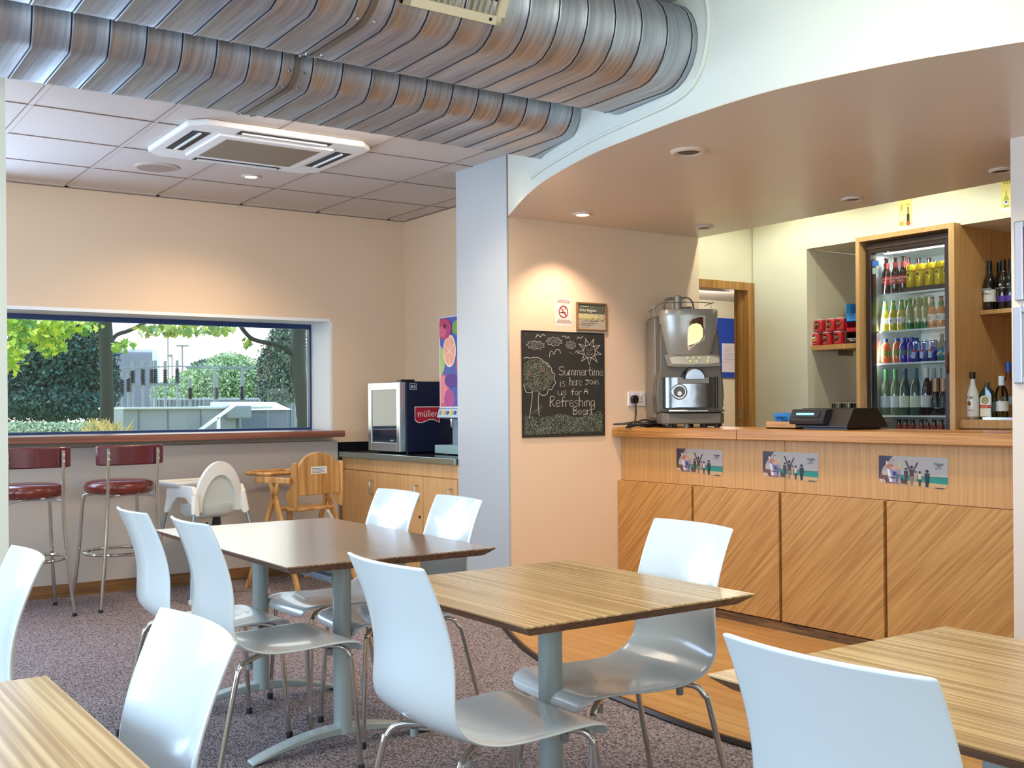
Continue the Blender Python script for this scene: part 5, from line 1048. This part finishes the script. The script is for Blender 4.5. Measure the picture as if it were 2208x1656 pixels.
put(vk, 6.22, sy(1300, 6.22), 1.1525, 'clear spirit bottle with white cap beside the green liqueur', None, 0, 'bottle')
vk2 = bottle('spirit_bottle', [(.038, 0), (.041, .01), (.041, .20), (.032, .235), (.0155, .26), (.0155, .30)], glassmat((.86, .90, .96), .02), (.09, .14, .0415, mat('98AEC8', .5)), (.29, .350, .0175, mat('2C54B8', .35)))
put(vk2, 6.36, sy(1345, 6.36), 1.1525, 'tall clear spirit bottle with bright blue cap', None, 0, 'bottle')
tag(B(6.08, 6.11, 3.55, sy(1190, 6.10), 1.1525, 1.166).build('steel_ruler', mat('D4D8D8', .2, .9)), 'thin steel strip lying along the back counter edge', 'strip')
# ---- crisp tubs, nut boxes, glasses on the left
cp = root('crisp_tub', (0, 0, 0), 0, 'x', 'crisp tub')
MB().lathe([(.036, 0), (.038, .003), (.038, .080), (.036, .083)], (0, 0, 0), 20).build('tub', mat('C01E26', .3, coat=.3), cp, world=False, smooth=True)
MB().lathe([(.0385, .083), (.0385, .090), (.03, .091)], (0, 0, 0), 20).build('lid', mat('D8B4B0', .3), cp, world=False, smooth=True)
n_ = 0
for lvl, xs in ((0, (184, 322, 462)), (1, (222, 368, 488))):
    for i, cx in enumerate(xs):
        yy = atx(1730+cx*.1752, 720, 6.14).y
        o = put(cp, 6.14, yy, 1.6625+lvl*.0915, 'red crisp tub in the %s layer, %s from the left' % ('bottom' if lvl == 0 else 'top', ORD[i]), 'red crisp tubs on the shelf', 0, 'crisp tub')
        art('emblem', o, wm(o) @ fr((-.0392, 0, 0), '-x'), [('e', 0, .055, .013, .018, 'F0E8D8'), ('e', 0, .066, .011, .006, '3A1A14'), ('p', [(-.012, .046), (0, .052), (.012, .046), (0, .040)], '3A1A14'), ('p', [(-.017, .024), (.017, .034), (.019, .042), (-.015, .034)], 'E0A030'), ('p', [(.018, .02), (.028, .05), (.022, .078), (.016, .060)], 'D8884A')], step=.0004)
        txt('lettering', o, wm(o) @ fr((-.0405, .017, .048), '-x'), 'Pringles', .0095, mat('F4E4B0', .4), 0, 0, 0); txt('lettering', o, wm(o) @ fr((-.0405, .016, .012), '-x'), 'Original', .0095, mat('F4EAE0', .4), 0, 0, 0)
def nutbox(z, h, c, c2, l, word, y0=4.665, y1=4.83, tag_=True):
    b = root('snack_carton', (6.2, (y0+y1)/2, z), 0, l, 'box', 'snack cartons beside the fridge housing')
    MB().box(6.10, 6.105, y0, y1, z, z+h*.42).box(6.10, 6.30, y1-.004, y1, z, z+h).box(6.10, 6.30, y0, y0+.004, z, z+h).box(6.295, 6.30, y0, y1, z, z+h).box(6.10, 6.30, y0, y1, z, z+.003).build('carton', mat(c, .5), b)
    B(6.12, 6.29, y0+.008, y1-.008, z+.004, z+h*.40).build('contents', mat(c2, .5), b)
    M = fr((6.0995, y1-.008, z+.012), '-x')
    txt('lettering', b, M, word[0], h*.16, mat(word[2], .5), 0.004, h*.20, .001); txt('lettering', b, M, word[1], h*.16, mat(word[2], .5), 0.02, h*.04, .001)
nutbox(1.6625, .075, '2A1614', 'B82430', 'black and red nut carton at the bottom of the carton stack', ("NOBBY'S NUTS", 'SWEET CHILLI', 'F0E8E0'))
nutbox(1.7385, .070, 'B82028', '1A1012', 'red open carton in the middle of the carton stack', ('', '', 'F0E8E0'))
nutbox(1.8095, .125, '3A94DC', '141418', 'bright blue open carton on top of the carton stack', ("NOBBY'S", 'NUTS', '102050'))
tum = root('glass_tumbler', (0, 0, 0), 0, 'x', 'glass'); GLS = glassmat((.88, .90, .86), .02)
MB().lathe([(.030, 0), (.034, .01), (.038, .14), (.036, .14), (.031, .012), (.0, .012)], (0, 0, 0), 20, cap=False).build('wall', GLS, tum, world=False, smooth=True)
MB().tube([(.037*math.cos(a*PI/12), .037*math.sin(a*PI/12), .14) for a in range(24)], .0018, 6, closed=True).build('rim', mat('C8C4B4', .1), tum, world=False, smooth=True)
for i, cx in enumerate((430, 555, 680)):
    put(tum, 6.18, atx(1730+cx*.1752, 860, 6.18).y, 1.1205, 'clear tumbler in the front row behind the till, %s from the left' % ORD[i], 'tumblers behind the till', 0, 'glass')
    put(tum, 6.28, atx(1730+(cx+20)*.1752, 860, 6.28).y, 1.1205, 'clear tumbler in the back row behind the till, %s from the left' % ORD[i], 'tumblers behind the till', 0, 'glass')

# ================================================================ seen through the doorway
nb = root('notice_board', (7.7, 7.49, 1.5), 0, 'blue pinboard with papers in the room behind the bar', 'notice board')
def dq(px, py): return at(px, py, 7.49)
a = dq(1535, 685); b = dq(1612, 815)
B(a.x, b.x, 7.475, 7.5, b.z, a.z).build('felt', mat('1C44B0', .8), nb)
for (p0, p1, c_) in (((1541, 742), (1552, 875), 'E4E0E4'), ((1557, 740), (1592, 803), 'DAD4E4'), ((1538, 686), (1545, 722), 'E4E0E4')):
    a = at(*p0, 7.47); b = at(*p1, 7.47); M = fr((a.x, 7.474, b.z), '-y'); w = b.x-a.x; h = a.z-b.z
    art('paper', nb, M, [('r', 0, 0, w, h, c_)]+[('r', w*.12, h*(.85-.07*k), w*(.85-.2*(k % 3)), h*(.85-.07*k)+h*.012, '9A98A8') for k in range(8)])
lp = root('monitor', (7.4, 7.30, 1.0), 0, 'dark screen with white bezel seen through the doorway', 'monitor')
a = at(1520, 878, 7.2); b = at(1561, 925, 7.2)
B(a.x, b.x, 7.20, 7.23, b.z, a.z).build('bezel', mat('C8C4C0', .4), lp, bevel=.004); B(a.x, b.x-.03, 7.197, 7.20, b.z, a.z-.03).build('screen', BLACK, lp)
dk = root('back_desk', (7.4, 7.2, 0), 0, 'pale desk in the room behind the bar', 'desk')
B(6.9, 8.0, 7.0, 7.48, b.z-.03, b.z-.0005).build('top', BEECH, dk); B(6.95, 7.0, 7.05, 7.45, 0, b.z-.03).build('leg', BEECH, dk); B(7.9, 7.95, 7.05, 7.45, 0, b.z-.03).build('leg', BEECH, dk)
ds = root('cable_clips', (7.25, 7.2, a.z), 0, 'tangle of black clips and wire on top of the screen', 'clips')
m = MB(); random.seed(11); c0 = at(1550, 862, 7.21)
for _ in range(7): m.tube(catmull([(c0.x+random.uniform(-.05, .07), 7.215+random.uniform(-.01, .01), c0.z+random.uniform(-.055, .06)) for _ in range(4)], 4), .004, 6)
m.tube([(c0.x-.04, 7.215, a.z), (c0.x-.04, 7.215, a.z+.10)], .012, 8); m.build('wire', mat('2A2622', .4), ds, smooth=True)
# ================================================================ outside the window
GR = mat('8C9A70', .9, noise=.15, nscale=2)
S(B(-20, 70, 8.4, 120, -.3, -.02).build('ground', GR))
def leaf_mass(name, label, cat, ells, n, size, cols, trunk=None, group=None, maple=False, par=None, part='foliage', seed=1):
    random.seed(seed)
    c0 = ells[0]; rt = par or root(name, (c0[0], c0[1], 0), 0, label, cat, group)
    m = MB(); ms = [mat(c, .7) for c in cols]
    wts = [e_[3]*e_[5] for e_ in ells]
    for _ in range(n):
        ex, ey, ez, rx, ry, rz = random.choices(ells, wts)[0]
        u = Vector((random.gauss(0, 1), random.gauss(0, 1), random.gauss(0, 1))).normalized(); r = random.random()**.33*random.uniform(.85, 1.12)
        p = Vector((ex+u.x*rx*r, ey+u.y*ry*r, ez+u.z*rz*r)); s = size*random.uniform(.6, 1.4)
        a = Vector((random.gauss(0, 1), random.gauss(0, 1), random.gauss(0, 1))).normalized(); b = a.cross(Vector((random.gauss(0, 1), random.gauss(0, 1), random.gauss(0, 1)))).normalized()
        m.mi = random.randrange(len(ms))
        if maple:
            pr = [(0, -.5), (.18, -.32), (.48, -.38), (.34, -.08), (.55, .18), (.22, .14), (.14, .30), (0, .62), (-.14, .30), (-.22, .14), (-.55, .18), (-.34, -.08), (-.48, -.38), (-.18, -.32)]
            m.add([p+(a*x+b*y)*s*1.6 for x, y in pr], [tuple(range(14))])
        else: m.add([p-a*s*.5, p+b*s*.28, p+a*s*.6, p-b*s*.28], [(0, 1, 2, 3)])
    m.build(part, ms, rt)
    if trunk: MB().tube(trunk[0], trunk[1], 10).build('trunk', mat('4A4434', .9, bump=.4, bscale=14), rt, smooth=True)
    return rt
def el(px, py, Y, rpx, rpy, ry=None):
    c = at(px, py, Y); k = (c-Vector((0, 0, EYE))).dot(fwd)/F_PX
    return (c.x, Y, c.z, rpx*k*1.2, ry or rpx*k, rpy*k)
# dark conifer screen on the left
leaf_mass('conifer', 'dense dark green conifer filling the left of the window', 'tree', [el(95, 800, 24, 85, 95, 1.5), el(40, 840, 24, 50, 70, 1.2), el(165, 780, 24, 65, 105, 1.5), el(205, 840, 24, 35, 70, 1.2), el(120, 870, 23, 90, 40, 1)], 42000, .085, ['1E3A2C', '264A38', '2C5444', '345E4C', '1A3028'], ([(at(120, 880, 24.3).x, 24.3, 0), (at(120, 880, 24.3).x, 24.3, 3)], [.2, .12]), seed=2)
leaf_mass('hedge', 'low clipped pale green hedge below the conifer', 'hedge', [el(60, 928, 12, 75, 18, .5), el(150, 928, 12, 70, 18, .5), el(10, 930, 12, 40, 18, .5)], 12000, .035, ['9AB088', 'B4C4A0', '7E9874', 'C6D2B4'], seed=3)
og = leaf_mass('ornamental_grass', 'clump of straw-coloured grass at the foot of the slender trunk', 'grass', [el(205, 925, 11.6, 2, 2, .1)], 4, .02, ['D8C070'], seed=4)
m = MB(); m.mi = 0; random.seed(5)
for _ in range(260):
    c = at(random.uniform(185, 262), 940, 11.6+random.uniform(-.3, .3)); h = random.uniform(.12, .34); dx = random.uniform(-.18, .18)
    c.z = .85; m.add([c, c+Vector((.012, 0, 0)), c+Vector((dx*.5+.006, 0, h*.7)), c+Vector((dx, 0, h))], [(0, 1, 2, 3)])
m.build('blades', mat('D6C27A', .7), og)
B(og.location.x-1.2, og.location.x+1.2, 11.2, 12.3, 0, .86).build('planter_bed', mat('6A705A', .9), og)
# slender maple with its bright leaves
def P3(px, py, Y): return tuple(at(px, py, Y))
BK = mat('2A3020', .85, noise=.3, nscale=10, bump=.5, bscale=14)
tm = root('maple_tree', (at(230, 900, 12).x, 12, 0), 0, 'slender maple trunk with sunlit yellow-green leaves on the left of the window', 'tree')
Yt = 12
MB().tube([(at(230, 930, Yt).x, Yt, 0), P3(230, 925, Yt), P3(231, 850, Yt), P3(229, 780, Yt), P3(228, 720, Yt), P3(226, 660, Yt)], [.085, .075, .07, .068, .075, .06], 12).build('trunk', BK, tm, smooth=True)
MB().tube(catmull([P3(238, 738, Yt), P3(252, 722, Yt), P3(275, 714, Yt), P3(300, 703, Yt), P3(320, 690, Yt)], 5), .022, 8).build('branch', BK, tm, smooth=True)
MB().tube(catmull([P3(222, 722, Yt), P3(208, 712, Yt), P3(196, 705, Yt)], 4), .012, 6).build('branch', BK, tm, smooth=True)
leaf_mass('', None, None, [el(35, 715, 11, 40, 35, .5), el(90, 715, 11, 50, 32, .5), el(25, 765, 11, 22, 40, .5), el(110, 750, 11, 22, 20, .4), el(160, 700, 11, 45, 22, .5), el(60, 700, 11, 70, 15, .6), el(265, 748, 11, 22, 12, .3)], 800, .042, ['B8CC2C', 'A0BE30', 'D0D848', '7EA832', '5E8E36'], maple=True, par=tm, part='leaves', seed=6)
# dark trunk on the right with an overhanging branch
tr_ = root('leaning_tree', (at(650, 850, 10.5).x, 10.5, 0), 0, 'dark tree trunk close to the glass on the right with a bare branch', 'tree')
Yr = 10.5
MB().tube([(at(650, 900, Yr).x, Yr, 0), P3(652, 905, Yr), P3(650, 850, Yr), P3(641, 800, Yr), P3(642, 760, Yr), P3(644, 720, Yr), P3(646, 680, Yr)], [.05, .055, .075, .085, .075, .07, .08], 12).build('trunk', BK, tr_, smooth=True)
MB().tube(catmull([P3(632, 768, Yr), P3(615, 752, Yr), P3(590, 742, Yr), P3(560, 736, Yr), P3(540, 728, Yr), P3(522, 708, Yr), P3(515, 695, Yr)], 5), .022, 8).build('branch', BK, tr_, smooth=True)
leaf_mass('', None, None, [el(395, 712, 10.8, 85, 10, .4), el(470, 712, 10.8, 20, 14, .3), el(330, 718, 10.8, 25, 10, .3), el(532, 740, 10.6, 10, 12, .1), el(365, 710, 10.8, 20, 16, .2)], 300, .040, ['B4C040', '88A050', '6A9050', 'C8CC60'], maple=True, par=tr_, part='leaves', seed=8)
# corrugated building
bd_ = root('corrugated_building', (at(290, 850, 46).x, 46, 0), 0, 'pale grey corrugated metal building behind the maple trunk', 'building')
a = at(236, 760, 46); c = at(326, 760, 46); d = at(345, 770, 46)
m = MB(); N = 46
for i in range(N):
    x0 = a.x+(c.x-a.x)*i/N; x1 = a.x+(c.x-a.x)*(i+.55)/N; x2 = a.x+(c.x-a.x)*(i+1)/N; zt = at(236, 757, 46).z
    m.add([(x0, 46, 0), (x1, 45.8, 0), (x2, 46, 0), (x0, 46, zt), (x1, 45.8, zt), (x2, 46, zt)], [(0, 1, 4, 3), (1, 2, 5, 4)])
m.build('corrugated_wall', mat('D4D6DE', .6), bd_)
zt = at(236, 757, 46).z; zr = at(333, 750, 46).z
MB().prism([(c.x, 0), (d.x, 0), (d.x, at(345, 772, 46).z), ((c.x+d.x)/2, zr), (c.x, zt)], 46, 46.3, 'y').build('gable_wall', mat('DADCE6', .6), bd_)
B(a.x, c.x, 45.9, 50, zt, zt+.1).build('roof_edge', mat('C4C6CC', .6), bd_)
# foliage beyond the substation
random.seed(21); WILL = []
for px, py in ((355, 835), (375, 822), (395, 815), (410, 800), (430, 795), (448, 790), (465, 778), (480, 764), (495, 762), (510, 770), (525, 778), (545, 790), (565, 800), (590, 805), (610, 812)):
    WILL += [el(px+random.uniform(-6, 6), py+12, 42, random.uniform(8, 15), random.uniform(12, 22), 1.5), el(px+random.uniform(-8, 8), (py+880)/2, 41, 17, (880-py)/2, 1.5)]
leaf_mass('willow_bush', 'feathery light green willow bushes behind the substation', 'bush', WILL, 36000, .11, ['7E9A62', '96B27A', 'A8C08C', '6C8A56', 'B8CC9C'], ([(at(480, 880, 42).x, 42, 0), (at(480, 850, 42).x, 42, 2)], [.2, .1]), seed=10)
leaf_mass('round_tree', 'small darker rounded tree breaking the skyline over the willows', 'tree', [el(455, 790, 50, 26, 15, 2)], 5000, .15, ['5A7460', '6C8670'], ([(at(455, 880, 50).x, 50, 0), (at(455, 850, 50).x, 50, 2)], [.2, .1]), seed=12)
leaf_mass('feathery_conifer', 'greyish feathery conifer just left of the dark trunk', 'tree', [el(612, 790, 26, 28, 75, 1.5), el(600, 835, 26, 26, 40, 1.2), el(620, 730, 26, 22, 35, 1)], 20000, .08, ['4E6452', '5E7660', '6E866C', '40564A', '7A7C66'], ([(at(612, 880, 26).x, 26, 0), (at(612, 850, 26).x, 26, 3)], [.15, .1]), seed=13)
# concrete blocks of the substation yard
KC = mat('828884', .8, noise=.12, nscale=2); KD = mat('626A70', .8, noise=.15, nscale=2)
k1 = root('concrete_housing', (at(400, 900, 14).x, 14, 0), 0, 'flat-topped grey concrete housing with vertical joints and white handrail', 'concrete structure')
xa, xb = at(265, 880, 14).x, at(508, 880, 14).x; zf = at(400, 877, 14).z
B(xa, xb, 14, 15.1, 0, zf-.03).build('wall', KC, k1); B(xa, xb+.5, 13.95, 15.2, zf-.03, zf).build('roof_slab', mat('B8BCB2', .7), k1, bevel=.01)
B(xb-.15, at(537, 880, 14).x, 13.9, 15.1, zf-.16, zf+.01).build('end_block', KC, k1, bevel=.02)
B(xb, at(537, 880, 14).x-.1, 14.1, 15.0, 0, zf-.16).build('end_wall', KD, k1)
for px in (298, 361, 432): X_ = at(px, 880, 14).x; B(X_, X_+.012, 13.992, 14.0, 0, zf-.04).build('joint', mat('5A605C', .8), k1)
MB().prism([(at(430, 924, 13.8).x, at(430, 926, 13.8).z), (at(437, 924, 13.8).x, at(437, 928, 13.8).z), (at(508, 875, 13.8).x, at(508, 876, 13.8).z), (at(503, 875, 13.8).x, at(503, 873, 13.8).z)], 13.8, 13.86, 'y').build('handrail', mat('F0F0EC', .4), k1)
X_ = at(470, 900, 13.83).x; B(X_-.02, X_+.02, 13.8, 13.86, 0, at(470, 901, 13.8).z).build('handrail_post', mat('F0F0EC', .4), k1)
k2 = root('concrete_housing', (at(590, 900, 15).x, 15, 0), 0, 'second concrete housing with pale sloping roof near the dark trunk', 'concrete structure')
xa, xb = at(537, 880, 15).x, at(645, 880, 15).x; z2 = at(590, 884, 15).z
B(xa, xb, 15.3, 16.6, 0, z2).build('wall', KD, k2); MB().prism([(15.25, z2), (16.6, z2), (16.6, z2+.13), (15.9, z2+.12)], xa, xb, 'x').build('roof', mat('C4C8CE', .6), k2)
# palisade fence
pf = root('palisade_fence', (at(560, 870, 36).x, 36, 0), 0, 'grey palisade fence behind the concrete housings', 'fence')
m = MB(); xa, xb = at(330, 870, 36).x, at(640, 870, 36).x; zt = at(560, 857, 36).z; n_ = 110
for i in range(n_): x = xa+(xb-xa)*i/n_; m.prism([(x, 0), (x+.07, 0), (x+.07, zt-.08), (x+.035, zt), (x, zt-.08)], 36, 36.02, 'y')
m.build('pales', mat('AEB4B4', .6), pf); MB().box(xa, xb, 36.02, 36.06, zt-.4, zt-.34).build('rail', mat('AEB4B4', .6), pf)
# insulators, busbars
INS = mat('2E3034', .4); STL = mat('7C8282', .6, .1)
def insul(px, p0, p1, Y, lab, w=.12, grp='high voltage insulators outside'):
    a = at(px, p0, Y); b = at(px, p1, Y); h = a.z-b.z; n = 8
    rt = root('insulator', (a.x, Y, b.z), 0, lab, 'insulator', grp)
    prof = []
    for i in range(n): z = b.z+h*i/n; prof += [(w*.5, z), (w, z+h/n*.35), (w*.5, z+h/n*.7)]
    MB().lathe(prof+[(w*.4, a.z)], (a.x, Y, 0), 8).build('sheds', INS, rt, smooth=True)
    MB().tube([(a.x, Y, a.z-.01), (a.x, Y, a.z+.25)], .05, 6).build('terminal', STL, rt)
    MB().box(a.x-.03, a.x+.03, Y-.03, Y+.03, 0, b.z).build('support', STL, rt)
I = [(249, 818, 848), (263, 818, 850), (277, 815, 845), (286, 798, 826), (308, 795, 830), (327, 795, 826), (335, 795, 826), (356, 796, 826), (382, 794, 826), (410, 835, 860), (466, 835, 860), (522, 832, 862), (562, 798, 832)]
for i, (px, p0, p1) in enumerate(I): insul(px, p0, p1, 34, 'dark ribbed insulator in the substation, number %s counting from the maple trunk rightwards' % ['one', 'two', 'three', 'four', 'five', 'six', 'seven', 'eight', 'nine', 'ten', 'eleven', 'twelve', 'thirteen'][i], .10)
bb_ = root('busbar', (at(480, 790, 34).x, 34, 0), 0, 'thin pale overhead bars and looping leads linking the insulators', 'busbar')
m = MB()
m.tube([P3(382, 790, 34), P3(575, 791, 34)], .022, 6); m.tube([P3(300, 793, 34), P3(390, 789, 34)], .02, 6); m.tube([P3(400, 793, 34.3), P3(560, 795, 34.3)], .025, 6); m.tube([P3(283, 830, 34), P3(385, 828, 34)], .05, 6)
for x0, x1 in ((247, 277), (262, 290), (277, 308)): m.tube(catmull([P3(x0, 815, 34), P3((x0*.7+x1*.3), 800, 34), P3(x0*.3+x1*.7, 793, 34), P3(x1, 795, 34)], 4), .025, 5)
m.build('bars', STL, bb_, smooth=True)
MB().tube([P3(463, 793, 34), (at(463, 793, 34).x, 34, 0)], .05, 6).build('post', STL, bb_); MB().tube([P3(523, 793, 34), (at(523, 793, 34).x, 34, 0)], .05, 6).build('post', STL, bb_)
for px, pt, Y, hd, l in ((362, 728, 70, 0, 'tall thin pole against the sky outside'), (393, 746, 60, 1, 'double-headed street lamp outside the window'), (371, 768, 75, 2, 'small distant street lamp outside the window')):
    q = at(px, pt, Y); rt = root('lamp_post', (q.x, Y, 0), 0, l, 'lamp post'); MB().tube([(q.x, Y, 0), (q.x, Y, q.z)], .045, 6).build('pole', STL, rt)
    if hd == 1:
        for s in (-1, 1): B(min(q.x, q.x+s*.32), max(q.x, q.x+s*.32), Y-.15, Y+.15, q.z-.03, q.z+.05).build('lantern', STL, rt)
    if hd == 2: B(q.x-.3, q.x, Y-.15, Y+.15, q.z-.05, q.z+.1).build('lantern', STL, rt)
